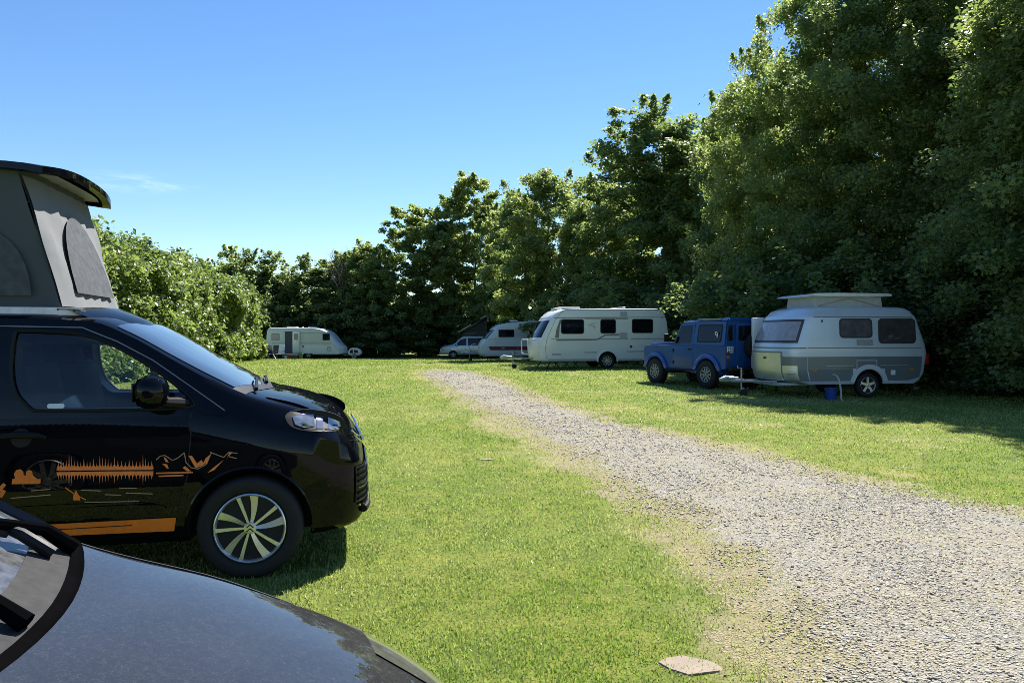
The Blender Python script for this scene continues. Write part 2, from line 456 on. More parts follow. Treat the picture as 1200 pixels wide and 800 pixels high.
def build_stones():
    x, y = lod_points(480000, 3.1, 33, 1.75)
    k = rng.random(len(x)) < sm(-.45, 1.0, d_in(x, y) + .5 * vnoise(x, y, .7, 4, 1) + .2 * vnoise(x, y, .15, 2, 3)) * (1 - .5 * strip_m(x, y)) * (.30 + .75 * sm(-.45, .4, vnoise(x, y, .8, 4, 9)))
    x, y = x[k], y[k]; n = len(x)
    s = rng.lognormal(math.log(.0056), .34, n) * np.maximum(1, (y / 5)) ** .48
    cube = np.array([[a, b, c] for c in (-1, 1) for a, b in ((-1, -1), (1, -1), (1, 1), (-1, 1))], float)
    V = cube[None] * rng.uniform(.45, 1.0, (n, 8, 3)) * s[:, None, None] * np.array([1.15, .9, .45]) * rng.uniform(.75, 1.25, (n, 1, 3))
    t = rng.uniform(0, 6.28, n); tl = rng.normal(0, .3, n)
    c_, s_ = np.cos(t)[:, None], np.sin(t)[:, None]
    z = V[..., 2] * np.cos(tl)[:, None] + V[..., 0] * np.sin(tl)[:, None]; xx = V[..., 0] * np.cos(tl)[:, None] - V[..., 2] * np.sin(tl)[:, None]
    V = np.stack([xx * c_ - V[..., 1] * s_ + x[:, None], xx * s_ + V[..., 1] * c_ + y[:, None], z + (gh(x, y) + .004 + s * .08)[:, None]], -1)
    q = np.array([[0, 3, 2, 1], [4, 5, 6, 7], [0, 1, 5, 4], [1, 2, 6, 5], [2, 3, 7, 6], [3, 0, 4, 7]])
    F = (np.arange(n) * 8)[:, None, None] + q[None]
    tint = np.repeat(np.clip(rng.beta(1.6, 1.7, n), 0, 1), 6)
    warm = np.repeat((rng.random(n) < .13).astype(float), 6)
    me = fmesh('gravel_stones', V.reshape(-1, 3), F.reshape(-1, 4), 4, [('tint', 'FACE', tint), ('warm', 'FACE', warm)])
    m, nt, p, out = nodes_of('gravel_stones')
    a = N(nt, 'ShaderNodeAttribute', attribute_name='tint'); b = N(nt, 'ShaderNodeAttribute', attribute_name='warm')
    r1 = ramp(nt, a.outputs['Fac'], [(0, (.13, .119, .098)), (.4, (.275, .253, .205)), (.85, (.40, .37, .305)), (1, (.57, .535, .46))])
    c = mixc(nt, b.outputs['Fac'], r1.outputs[0], (.26, .205, .13))
    nt.links.new(c, p.inputs['Base Color']); p.inputs['Roughness'].default_value = .7
    tag(link('gravel_stones', me, m, smooth=None), kind='stuff', label='loose grey crushed gravel lying on the track', cat='gravel')

def build_grass():
    x, y = lod_points(1150000, 2.9, 62, 1.72)
    g = gravel_m(x, y); dr = dry_m(x, y)
    tuft = sm(-.35, .35, vnoise(x, y, .22, 2, 4))
    keep = rng.random(len(x)) < np.clip(1 - g * 1.05, .08 + .34 * strip_m(x, y), 1) * (1 - .34 * dr) * (.3 + .7 * tuft)
    x, y, dr, g = x[keep], y[keep], dr[keep], g[keep]; n = len(x)
    long_ = (rng.random(n) < .02)
    patch = vnoise(x, y, 1.1, 4, 6)
    h = rng.uniform(.013, .031, n) * (1 + .35 * patch) * (1 - .35 * np.clip(g + .4 * dr, 0, 1)) * np.where(long_, 1.9, 1) * np.maximum(1, y / 9) ** .35
    w = rng.uniform(.002, .0038, n) * np.maximum(1, y / 4.2) ** .82
    a = rng.uniform(0, 6.283, n); lean = np.abs(rng.normal(.55, .35, n)); b = rng.uniform(0, 6.283, n)
    z = gh(x, y)
    dx, dy = np.cos(a) * w, np.sin(a) * w
    lx, ly = np.cos(b) * h * np.sin(lean), np.sin(b) * h * np.sin(lean)
    P = np.empty((n, 5, 3))
    P[:, 0] = np.stack([x - dx, y - dy, z - .004], -1); P[:, 1] = np.stack([x + dx, y + dy, z - .004], -1)
    mx, my, mz = x + lx * .4, y + ly * .4, z + h * np.cos(lean) * .62
    P[:, 2] = np.stack([mx + dx * .75, my + dy * .75, mz], -1); P[:, 3] = np.stack([mx - dx * .75, my - dy * .75, mz], -1)
    P[:, 4] = np.stack([x + lx * 1.15, y + ly * 1.15, z + h * np.cos(lean)], -1)
    # one quad and its tip as a quad-free pair: two faces per blade, all triangles
    tri = np.array([[0, 1, 2], [0, 2, 3], [3, 2, 4]])
    F = (np.arange(n) * 5)[:, None, None] + tri[None]
    tint = np.clip(rng.normal(.30, .17, n) + .28 * patch + .20 * vnoise(x, y, 3.2, 3, 8) + .07 * np.sin(4.4 * (x + .13 * y)) * sm(5, 12, y) + .48 * dr + (rng.random(n) < .06) * .4, 0, 1)
    me = fmesh('grass', P.reshape(-1, 3), F.reshape(-1, 3), 3, [('tint', 'FACE', np.repeat(tint, 3))])
    tag(link('grass', me, M['grass_blade'], smooth=None), kind='stuff', label='short mown grass of the camping field', cat='grass')

build_ground(); build_track(); build_stones(); build_grass()

# ------------------------------------------------------------------ trees, shrubs, hedge
def leaves(name, P, O, size, rg, tint0, up=.75, slim=.64):
    """rhombic leaves at points P; O = outward direction per leaf"""
    n = len(P)
    nv = rg.normal(0, 1, (n, 3)) * .75 + np.array([0, 0, up]) + O * .45
    nv /= np.linalg.norm(nv, axis=1)[:, None]
    d = rg.normal(0, 1, (n, 3)) * .7 + O * .7 + np.array([0, 0, -.35])
    d -= nv * np.sum(d * nv, 1)[:, None]; d /= np.linalg.norm(d, axis=1)[:, None] + 1e-9
    s = np.cross(nv, d)
    L = size * rg.uniform(.65, 1.35, n)
    L = L[:, None]; W = L * slim * .5
    V = np.empty((n, 4, 3))
    V[:, 0] = P - d * L * .5; V[:, 1] = P + s * W + nv * L * .07 + d * L * .05; V[:, 2] = P + d * L * .5 - nv * L * .06; V[:, 3] = P - s * W + nv * L * .07 + d * L * .05
    F = np.arange(n * 4).reshape(n, 4)
    tint = np.clip(tint0 + rg.normal(0, .17, n), 0, 1)
    return fmesh(name, V.reshape(-1, 3), F, 4, [('tint', 'FACE', tint)])

def crown_mesh(name, seed, H, Rad, z0, ncl, nl, size, top=.6, cr=(.30, .80), sprig=30, belly=.42):
    rg = np.random.default_rng(seed)
    def prof(t):
        a = np.where(t < belly, .72 + .28 * np.sin(np.clip(t / belly, 0, 1) * math.pi / 2), (1 - np.clip((t - belly) / (1 - belly), 0, 1) ** 2.3) ** top)
        return a
    t = []
    while len(t) < ncl:
        u = rg.random(ncl * 3); k = rg.random(ncl * 3) < np.maximum(prof(u), .12); t += list(u[k])
    t = np.array(t[:ncl]); a = rg.uniform(0, 2 * math.pi, ncl)
    # a few big lobes and hollows make the outline uneven
    lob = 1 + .30 * np.sin(a * 2 + seed + 5 * t) * np.sin(7 * t + seed * 1.7) + .16 * np.sin(a * 5 + seed * 2.1 + 9 * t)
    rf = np.sqrt(rg.uniform(.10, 1, ncl))
    r = Rad * prof(t) * lob * rf
    lean = rg.normal(0, .04, 2) * H
    C = np.stack([r * np.cos(a) + lean[0] * t, r * np.sin(a) + lean[1] * t, z0 + t * (H - z0)], -1)
    S = rg.uniform(cr[0], cr[1], ncl)
    # upright shoots along the outline
    ts = rg.uniform(.45, 1.0, sprig); as_ = rg.uniform(0, 6.28, sprig)
    lobs = 1 + .30 * np.sin(as_ * 2 + seed + 5 * ts) * np.sin(7 * ts + seed * 1.7)
    rs = Rad * prof(ts) * lobs
    Cs = np.stack([rs * np.cos(as_) + lean[0] * ts, rs * np.sin(as_) + lean[1] * ts, z0 + ts * (H - z0) + .3], -1)
    wts = S ** 2.2; wts /= wts.sum()
    cnt = rg.multinomial(int(nl * .93), wts)
    idx = np.repeat(np.arange(ncl), cnt); n = len(idx)
    v = rg.normal(0, 1, (n, 3)); v /= np.linalg.norm(v, axis=1)[:, None]
    rad = rg.random(n) ** .55
    P = C[idx] + v * (rad * S[idx])[:, None] * np.array([1, 1, .62])
    n2 = nl - n; i2 = rg.integers(0, sprig, n2); hh = rg.random(n2)
    dirs = np.stack([np.cos(as_) * .45, np.sin(as_) * .45, np.full(sprig, .8)], -1) * rg.uniform(.4, 1.0, sprig)[:, None]
    P2 = Cs[i2] + dirs[i2] * hh[:, None] + rg.normal(0, 1, (n2, 3)) * (.22 * (1.1 - hh))[:, None]
    P = np.concatenate([P, P2])
    P[:, 2] = np.maximum(P[:, 2], .05)
    ctr = np.stack([np.zeros(len(P)), np.zeros(len(P)), np.clip(P[:, 2] * .7, z0, H * .6)], -1)
    O = P - ctr; O /= np.linalg.norm(O, axis=1)[:, None] + 1e-9
    tint = np.concatenate([rg.normal(.42, .22, ncl)[idx], np.full(n2, .6)])
    return leaves(name, P, O, size, rg, tint), C

def trunk_mesh(seed, H, Rad, z0, C, rad=.17, limbs=9):
    rg = random.Random(seed); bm = B()
    pts = [Vector((0, 0, -.15))]
    k = 7
    for i in range(1, k + 1):
        pts.append(Vector((rg.uniform(-.12, .12) * i * .3, rg.uniform(-.12, .12) * i * .3, H * .86 * i / k)))
    tube(bm, pts, [rad * (1.25 if i == 0 else 1 - .85 * i / k) for i in range(k + 1)], 8)
    idx = [rg.randrange(len(C)) for _ in range(limbs)]
    for i in idx:
        c = Vector(C[i]); zb = max(.5, min(c.z - .6, H * .7)) * rg.uniform(.55, .9)
        f = zb / (H * .86) * k; j = min(int(f), k - 1); b = pts[j].lerp(pts[j + 1], f - j)
        mid = b.lerp(c, .5) + Vector((rg.uniform(-.2, .2), rg.uniform(-.2, .2), .25))
        r0 = rad * .42 * (1 - .6 * zb / H)
        tube(bm, [b, mid, c], [r0, r0 * .6, r0 * .2], 6)
        for _ in range(3):
            e = c + Vector((rg.uniform(-1, 1), rg.uniform(-1, 1), rg.uniform(-.1, 1)))
            tube(bm, [mid.lerp(c, rg.uniform(.2, .9)), e], [r0 * .3, r0 * .1], 5)
    return bm

PROTO = {}
def proto(kind):
    if kind in PROTO: return PROTO[kind]
    d = {'near_a': (1, 15, 3.9, .25, 560, 130000, .13), 'near_b': (2, 14.5, 3.7, .25, 540, 126000, .13), 'near_c': (3, 13, 3.4, .2, 500, 116000, .13),
         'mid_a': (4, 14, 3.5, .3, 430, 74000, .19), 'mid_b': (5, 13, 3.6, .3, 420, 74000, .19),
         'far_a': (6, 14, 3.6, .3, 360, 54000, .25), 'far_b': (7, 12, 3.5, .3, 340, 50000, .25), 'far_c': (8, 9, 2.5, .2, 200, 26000, .25),
         'shrub_a': (9, 3.6, 1.9, .05, 70, 15000, .12), 'shrub_b': (10, 4.2, 1.8, .05, 70, 15000, .12), 'shrub_far': (12, 4.5, 2.3, .05, 60, 9000, .22)}[kind]
    seed, H, Rad, z0, ncl, nl, size = d
    kw = dict(sprig=26)
    if kind.startswith('shrub'): kw = dict(sprig=12, cr=(.3, .6), belly=.3)
    if kind == 'far_c': kw = dict(sprig=40, cr=(.3, .65), top=.8, belly=.3)
    me, C = crown_mesh('crown', seed, H, Rad, z0, ncl, nl, size, **kw)
    tb = trunk_mesh(seed, H, Rad, z0, C, .17 if H > 6 else .05, 11 if H > 6 else 6)
    tm = bpy.data.meshes.new('trunk'); bmesh.ops.recalc_face_normals(tb, faces=tb.faces[:]); tb.to_mesh(tm); tb.free()
    PROTO[kind] = (me, tm, H, Rad)
    return PROTO[kind]

PLACED = {}
def plant(name, kind, px, depth, ytop=None, width=None, leaf='leaf_dark', bark='bark', rz=0, label=None, cat='tree', group=None, H=None, parts=('crown', 'trunk')):
    me, tm, h0, r0 = proto(kind)
    p = G(px, depth)
    hh = H if H else CAM_H + (PHY - ytop) / FPX * depth - p.z
    sz = hh / h0; sx = (width * 1.18 / 2 / r0) if width else sz
    t = empty(name, p, rz, label, cat, group)
    key = (kind, leaf)
    for nm, msh, mt in ((parts[0], me, M[leaf]), (parts[1], tm, M[bark])):
        o = bpy.data.objects.new(nm, msh); COL.objects.link(o); o.parent = t
        if not msh.materials: msh.materials.append(None)
        o.material_slots[0].link = 'OBJECT'; o.material_slots[0].material = mt
        o.scale = (sx, sx, sz)
    return t

TR = 'trees round the camping field'
TREES = [
 # px, depth, ytop, width, kind, leaf, label
 (232, 74, 312, 5.0, 'far_c', 'leaf_dark', 'slim dark tree rising just behind the sunlit hedge top, leftmost of the back row'),
 (262, 72, 297, 4.6, 'far_c', 'leaf_mid', 'slim feathery tree with loose tips above the middle of the long hedge'),
 (292, 71, 300, 4.6, 'far_c', 'leaf_dark', 'slim feathery tree behind the rear end of the distant caravan'),
 (326, 72, 303, 5.0, 'far_c', 'leaf_dark', 'slender dark tree behind the open door of the distant caravan'),
 (360, 71, 308, 5.2, 'far_c', 'leaf_dark', 'low dark tree behind the curved front of the distant caravan'),
 (402, 71, 300, 5.6, 'far_b', 'leaf_dark', 'dark leafy tree beneath the bare twigs at the far end of the field'),
 (440, 70, 290, 5.0, 'far_b', 'leaf_mid', 'shorter round tree between the bare twigs and the tall group'),
 (492, 71, 242, 6.8, 'far_a', 'leaf_mid', 'broad dark tree forming the left shoulder of the tall group'),
 (556, 73, 208, 7.0, 'far_a', 'leaf_mid', 'tall airy tree with brownish top behind the pop-up van'),
 (596, 67, 232, 4.8, 'far_b', 'leaf_mid', 'lighter green tree above the red striped caravan'),
 (640, 54, 203, 6.2, 'mid_b', 'leaf_mid', 'mid green tree with pale shoots rising above the nose of the big white caravan'),
 (692, 50, 207, 5.0, 'mid_a', 'leaf_mid', 'mid green tree above the middle of the big white caravan'),
 (780, 43, 118, 7.4, 'mid_a', 'leaf_dark', 'tall dark pointed tree standing against the sky behind the blue off-roader'),
 (864, 39, 112, 5.0, 'mid_b', 'leaf_mid', 'bushy pale-edged tree between the tall dark tree and the high right wall of foliage'),
 (920, 31, 62, 4.6, 'near_c', 'leaf_mid', 'light green maple-leaved tree whose left edge steps up the skyline'),
 (1014, 27.5, -60, 5.7, 'near_a', 'leaf_mid', 'huge maple-leaved tree above the pop-top of the silver caravan'),
 (1062, 26, -60, 6.4, 'near_b', 'leaf_dark', 'huge darker tree above the rear of the silver caravan'),
 (1160, 23.5, -110, 6.4, 'near_a', 'leaf_dark', 'huge dark tree at the right border with a pale trunk'),
 (1275, 19, -160, 6.4, 'near_b', 'leaf_dark', 'huge shady tree reaching in over the right border'),
 (1420, 16.5, -200, 6.0, 'near_c', 'leaf_dark', 'shady tree outside the right border'),
 (965, 40, 55, 6.2, 'mid_b', 'leaf_dark', 'dark tree in the second row filling the gap left of the silver caravan'),
 (735, 56, 215, 6.0, 'far_a', 'leaf_dark', 'dark tree in the second row left of the tall pointed tree'),
 (820, 48, 170, 6.0, 'far_a', 'leaf_dark', 'dark tree in the second row right of the tall pointed tree'),
]
for i, (px, dp, yt, wd, kd, lf, lb) in enumerate(TREES):
    plant('broadleaf_tree', kd, px, dp, yt, wd, lf, 'bark_pale' if i in (17, 16) else 'bark', i * 1.37, lb, 'tree', TR)

# bare twigs sticking out above the far row
def bare_tree():
    p = G(404, 70)
    t = empty('bare_tree', p, 0, 'leafless tree showing only fine grey twigs above the far trees', 'tree')
    rg = random.Random(4); bm = B()
    tube(bm, [(0, 0, 0), (.05, 0, 4), (0, .05, 7)], [.14, .1, .05], 7)
    obj('trunk', bm, M['bark_pale'], t)
    bm = B()
    for k in range(46):
        b = Vector((0, 0, rg.uniform(4.5, 7)))
        a = rg.uniform(0, 6.28); s = rg.uniform(.7, 2.1)
        e = b + Vector((math.cos(a) * s, math.sin(a) * s, rg.uniform(1.2, 3.6)))
        e.z = min(e.z, 9.9 - .35 * s)
        m = b.lerp(e, .5) + Vector((math.cos(a) * .2, math.sin(a) * .2, -.1))
        tube(bm, [b, m, e], [.035, .025, .012], 4)
        for _ in range(4):
            f = m.lerp(e, rg.random()); tube(bm, [f, f + Vector((rg.uniform(-.5, .5), rg.uniform(-.5, .5), rg.uniform(.2, .8)))], [.016, .008], 4)
    obj('crown', bm, M['bark_pale'], t)
bare_tree()

SG = 'shady undergrowth below the trees'
SH = [(430, 70, 4.5), (462, 68, 4.6), (498, 71, 5), (532, 72, 5), (565, 70, 5), (594, 66, 5.0), (628, 55, 5.0), (668, 47, 4.6), (708, 43, 4.6), (752, 40, 4.6), (800, 37.5, 4.2), (838, 35, 4.2), (880, 30, 4.4),
      (250, 69, 4.6), (285, 69, 4.6), (320, 68.5, 4.8), (352, 69, 5), (384, 69, 5), (410, 69, 4.8)] + [(px, 77, 5.2) for px in range(205, 500, 36)]
for i, (px, dp, h) in enumerate(SH):
    plant('shrub', 'shrub_far' if dp > 44 else ('shrub_a', 'shrub_b')[i % 2], px, dp, None, h * 1.1, 'leaf_dark', 'bark', i * 2.1,
          'dark green shrub in the shady undergrowth below the trees', 'shrub', SG, H=h, parts=('foliage', 'stem'))
for i, (px, dp, h) in enumerate([(915, 26.5, 4.4), (965, 25, 4.2), (1018, 24.2, 4.4), (1072, 23.4, 4.2), (1128, 22, 4.4), (1182, 20.4, 4.3), (1240, 19, 4.2), (1310, 17.5, 4.3)]):
    plant('shrub', ('shrub_a', 'shrub_b')[i % 2], px, dp, None, h * 1.05, 'leaf_dark', 'bark', i * 1.7 + 1,
          'dark green shrub in the shady undergrowth below the trees', 'shrub', SG, H=h, parts=('foliage', 'stem'))
for i, (px, dp, h, lb) in enumerate([(574, 66, 5.6, 'sunlit light green bush growing above the pop-up van'), (866, 34.5, 6.0, 'sunlit light green bush in the gap above the bonnet of the blue off-roader'), (905, 27.5, 5.0, 'pale bush catching the sun beside the pop-top of the silver caravan')]):
    plant('bush', 'shrub_far' if dp > 44 else 'shrub_b', px, dp, None, h * .75, 'leaf_bright', 'bark', i * 2.3, lb, 'bush', None, H=h, parts=('foliage', 'stem'))

def build_hedge():
    rg = np.random.default_rng(21)
    YK = [1, 10, 21, 38, 56.5]; XK = [-7.6, -9.4, -12.2, -15.4, -18.6]
    t = empty('hedge', (-12.2, 21, 0), 0, 'long tall leafy hedge in bright sun along the left side behind the black campervan', 'hedge')
    n = 330000
    y = 3 + (57.0 - 3) * rg.random(n) ** .85
    hh = 4.55 + .75 * vnoise(y, y * 0, 3.2, 3, 2) + .35 * vnoise(y, y * 0 + 9, 1.1, 2, 5) - .05 * sm(40, 57, y) - .6 * (1 - sm(17, 30, y))
    z = rg.random(n) ** .9
    zz = z * hh
    face = np.interp(y, YK, XK)
    bump = .75 * vnoise(y * .35, zz, 1.5, 3, 8) + .40 * vnoise(y * .6, zz, .7, 2, 4) + rg.normal(0, .16, n)
    dep = rg.exponential(.42, n)
    roll = np.where(z > .92, (z - .92) * 3.5, 0) + np.where(z < .08, .25, 0)
    x = face + bump - dep - roll * rg.random(n) ** .6 * 1.6
    # rounded far end
    endk = y > 55.5
    x = np.where(endk, x - (y - 55.5) * .4 * rg.random(n), x)
    # shoots above the top line
    sh = rg.random(n) < .06
    yc = np.round(y * 1.6) / 1.6 + .3 * np.sin(y * 7)
    zz = np.where(sh, hh + rg.random(n) ** 1.3 * (.3 + 1.1 * np.abs(vnoise(yc, yc * 0, 1.0, 2, 3))), zz); y = np.where(sh, yc + rg.normal(0, .07, n), y); x = np.where(sh, face - .9 + rg.normal(0, .3, n), x)
    P = np.stack([x + 12.2, y - 21, zz + gh(x, y)], -1)
    O = np.tile(np.array([.8, -.12, .25]), (n, 1))
    size = .122 * np.maximum(1, y / 17) ** .62
    tint = .45 + .42 * vnoise(y * .6, zz, .9, 3, 11)
    me = leaves('foliage', P, O, size, rg, tint, up=.65, slim=.62)
    link('foliage', me, M['leaf_bright'], t, smooth=None)
    bm = B(); r = random.Random(3)
    for k in range(46):
        yy = 4 + 52 * k / 45; xx = float(np.interp(yy, YK, XK)) - 1.1
        h = r.uniform(3, 3.9)
        tube(bm, [(xx + 12.2, yy - 21, -.3), (xx + 12.2 + r.uniform(-.3, .3), yy - 21 + r.uniform(-.3, .3), h * .5), (xx + 12.2 + r.uniform(-.5, .5), yy - 21 + r.uniform(-.5, .5), h)], [.06, .045, .02], 5)
    obj('stem', bm, M['bark'], t)
build_hedge()
# ------------------------------------------------------------------ lofted car bodies
class XLoft:
    """stations along x: x, zb, ym, zw, yg, zg, zt (underside, widest half width, waist, gutter y, gutter z, centre top)"""
    def __init__(s, st, refine=4):
        st = sorted(st); a = np.array(st, float)
        s.x = a[:, 0]; s.p = a[:, 1:]
        xs = []
        for u, v in zip(s.x, s.x[1:]):
            k = max(1, min(refine, int(round((v - u) / .06))))
            xs += list(u + (v - u) * np.arange(k) / k)
        s.xs = np.array(xs + [s.x[-1]])
    def par(s, x):
        # smooth cubic interpolation with limited slopes
        X, Pm = s.x, s.p
        x = min(max(x, X[0]), X[-1])
        i = min(max(int(np.searchsorted(X, x)) - 1, 0), len(X) - 2)
        h = X[i + 1] - X[i]; t = (x - X[i]) / h
        def slope(j):
            if j == 0: return (Pm[1] - Pm[0]) / (X[1] - X[0])
            if j == len(X) - 1: return (Pm[-1] - Pm[-2]) / (X[-1] - X[-2])
            a = (Pm[j] - Pm[j - 1]) / (X[j] - X[j - 1]); b = (Pm[j + 1] - Pm[j]) / (X[j + 1] - X[j])
            return np.where(a * b > 0, 2 * a * b / (a + b + 1e-12), 0)
        m0, m1 = slope(i) * h, slope(i + 1) * h
        return (2 * t**3 - 3 * t**2 + 1) * Pm[i] + (t**3 - 2 * t**2 + t) * m0 + (-2 * t**3 + 3 * t**2) * Pm[i + 1] + (t**3 - t**2) * m1
    def sec(s, x):
        zb, ym, zw, yg, zg, zt = s.par(x)
        zm = zb + (zw - zb) * .5
        return [(0, zb), (.6 * ym, zb), (.90 * ym, zb + .015), (.965 * ym, zb + (zw - zb) * .09), (.988 * ym, zb + (zw - zb) * .26), (ym, zm), (.996 * ym, zb + (zw - zb) * .8), (.985 * ym, zw),
                (ym * .985 + (yg - ym * .985) * .22, zw + (zg - zw) * .30), (ym * .985 + (yg - ym * .985) * .56, zw + (zg - zw) * .66),
                (ym * .985 + (yg - ym * .985) * .82, zw + (zg - zw) * .90), (yg, zg + (zt - zg) * .06), (yg * .955, zg + (zt - zg) * .32), (yg * .86, zg + (zt - zg) * .58), (yg * .62, zg + (zt - zg) * .84), (yg * .32, zg + (zt - zg) * .96), (0, zt)]
    def body(s):
        bm = B(); rings = []
        for x in s.xs:
            h = s.sec(x)
            ring = [(-y, z) for y, z in h] + [(y, z) for y, z in h[-2:0:-1]]
            rings.append([bm.verts.new((x, y, z)) for y, z in ring])
        n = len(rings[0])
        for a, b in zip(rings, rings[1:]):
            for k in range(n): bm.faces.new((a[k], a[(k + 1) % n], b[(k + 1) % n], b[k]))
        bm.faces.new(rings[0][::-1]); bm.faces.new(rings[-1])
        return bm
    def yside(s, x, z):
        h = s.sec(x)[2:12]
        zz = [q[1] for q in h]; yy = [q[0] for q in h]
        return float(np.interp(z, zz, yy))
    def ztop(s, x, y):
        h = s.sec(x)[11:][::-1]
        return float(np.interp(abs(y), [q[0] for q in h], [q[1] for q in h]))
    def side_patch(s, bm, pts, sgn=-1, off=.004, thick=0, step=.12):
        """flat outline in (x, z) laid onto the body side"""
        q = []
        for p in pts:
            if not q or math.hypot(p[0] - q[-1][0], p[1] - q[-1][1]) > 1e-4: q.append(p)
        if math.hypot(q[0][0] - q[-1][0], q[0][1] - q[-1][1]) < 1e-4: q.pop()
        tb = B()
        tv = [tb.verts.new((x, 0, z)) for x, z in q]
        for tri in tessellate_polygon([[Vector((x, z, 0)) for x, z in q]]): tb.faces.new([tv[i] for i in tri])
        bmesh.ops.recalc_face_normals(tb, faces=tb.faces[:])
        for _ in range(6):
            es = [e for e in tb.edges if e.calc_length() > step]
            if not es: break
            bmesh.ops.subdivide_edges(tb, edges=es, cuts=1)
            bmesh.ops.triangulate(tb, faces=[f for f in tb.faces if len(f.verts) > 3], quad_method='FIXED', ngon_method='EAR_CLIP')
        border = [e for e in tb.edges if len(e.link_faces) == 1]
        for v in tb.verts: v.co.y = sgn * (s.yside(v.co.x, v.co.z) + off)
        if thick:
            r = bmesh.ops.extrude_edge_only(tb, edges=border)
            for v in [g for g in r['geom'] if isinstance(g, bmesh.types.BMVert)]: v.co.y -= sgn * thick
        me = bpy.data.meshes.new('tmp'); tb.to_mesh(me); tb.free(); bm.from_mesh(me); bpy.data.meshes.remove(me)
        return bm
    def side_line(s, bm, pts, w, sgn=-1, off=.005):
        P = []
        for a, b in zip(pts, pts[1:]):
            k = max(1, int(math.hypot(b[0] - a[0], b[1] - a[1]) / .08))
            P += [(a[0] + (b[0] - a[0]) * i / k, a[1] + (b[1] - a[1]) * i / k) for i in range(k)]
        P.append(pts[-1]); L = []
        for i, p in enumerate(P):
            a = P[max(i - 1, 0)]; b = P[min(i + 1, len(P) - 1)]
            d = (b[0] - a[0], b[1] - a[1]); l = math.hypot(*d) or 1
            nx, nz = -d[1] / l * w / 2, d[0] / l * w / 2
            L.append([bm.verts.new((p[0] + k * nx, sgn * (s.yside(p[0] + k * nx, p[1] + k * nz) + off), p[1] + k * nz)) for k in (-1, 1)])
        for a, b in zip(L, L[1:]): bm.faces.new((a[0], a[1], b[1], b[0]))
        return bm
    def top_patch(s, bm, xr, yr, off=.004, nx=12, ny=16, xf=None, lift=None):
        """grid on the top surface; xf(u, y) may bend the front and rear edge"""
        g = []
        for j in range(ny + 1):
            y = yr[0] + (yr[1] - yr[0]) * j / ny; row = []
            for i in range(nx + 1):
                u = i / nx
                x = xf(u, y) if xf else xr[0] + (xr[1] - xr[0]) * u
                yg = s.sec(x)[11][0]
                yy = max(-yg, min(yg, y))
                row.append(bm.verts.new((x, yy, s.ztop(x, yy) + off + (lift(u, y) if lift else 0))))
            g.append(row)
        for a, b in zip(g, g[1:]):
            for i in range(nx): bm.faces.new((a[i], a[i + 1], b[i + 1], b[i]))
        return bm

def wheel(parent, x, y, z, rad, wid, sgn, rimr, spokes=5, style='plain', rim='alloy', steer=0, name='wheel'):
    """tyre is the wheel mesh, its rim a child; sgn = outer side along y"""
    bm = B(); w = wid / 2
    prof = [(-w * .72, rimr), (-w * .95, rimr + .02), (-w, rad - .035), (-w * .82, rad - .008), (-w * .5, rad), (0, rad + .002), (w * .5, rad), (w * .82, rad - .008), (w, rad - .035), (w * .95, rimr + .02), (w * .72, rimr)]
    lathe(bm, prof, n=40)
    if rad > .38:
        for k in range(40):      # tread blocks on the shoulder
            a = 2 * math.pi * k / 40
            for q in (-.62, .62):
                box(bm, (math.cos(a) * (rad + .001), q * w, math.sin(a) * (rad + .001)), (.012, w * .55, rad * .09), Matrix.Rotation(-a, 3, 'Y'))
    t = obj(name, bm, M['rubber'], parent, 50)
    t.location = (x, y, z); t.rotation_euler[2] = steer
    bm = B(); o = sgn * w
    lathe(bm, [(o * .62, rimr * .99), (o * .95, rimr), (o * 1.0, rimr * .97), (o * .90, rimr * .93), (o * .55, rimr * .91)], n=40)
    lathe(bm, [(o * .5, rimr * .20), (o * .90, rimr * .17), (o * .93, rimr * .10), (o * .92, .001)], n=20)
    for k in range(spokes):
        a = 2 * math.pi * k / spokes + .3
        if style == 'twist':
            broad = k % 2 == 0
            w0, w1 = (.040, .118) if broad else (.030, .056)
            tw = .16 if broad else .02
            a = 2 * math.pi * (k // 2) / (spokes // 2) + (0 if broad else .60) + .15
            P = []
            for i in range(7):
                u = i / 6; r = rimr * (.14 + .83 * u); aa = a + tw * u ** 1.3 - .1
                ww = rimr * (w0 + (w1 - w0) * u) * (1 if u < .9 else 1.1)
                P.append((r, aa, ww))
            vs = []
            for r, aa, ww in P:
                c, s_ = math.cos(aa), math.sin(aa)
                vs.append([bm.verts.new((r * c - q * ww * s_, yy, r * s_ + q * ww * c)) for q, yy in ((-1, o * .86), (1, o * (.86 if not broad else .80)), (1, o * .62), (-1, o * .62))])
            for A_, B_ in zip(vs, vs[1:]):
                for i in range(4): bm.faces.new((A_[i], A_[(i + 1) % 4], B_[(i + 1) % 4], B_[i]))
        else:
            c, s_ = math.cos(a), math.sin(a)
            for q in ((-1, 1) if style == 'double' else (0,)):
                r0, r1 = rimr * .12, rimr * .95
                d = .055 * q * (rimr / .2)
                w0 = rimr * (.09 if style == 'double' else .15)
                vs = []
                for r, dd, ww in ((r0, d * .4, w0 * 1.1), (r1, d, w0)):
                    vs.append([bm.verts.new((r * c - (dd + e * ww) * s_, yy, r * s_ + (dd + e * ww) * c)) for e, yy in ((-1, o * .84), (1, o * .84), (1, o * .6), (-1, o * .6))])
                for i in range(4): bm.faces.new((vs[0][i], vs[0][(i + 1) % 4], vs[1][(i + 1) % 4], vs[1][i]))
    rm = obj('rim', bm, M[rim], t, 40)
    bm = B(); lathe(bm, [(o * .30, rimr * .93), (o * .40, rimr * .93), (o * .40, .001)], n=32)
    obj('brake_disc', bm, M['alloy_dark'], t, 40)
    return t

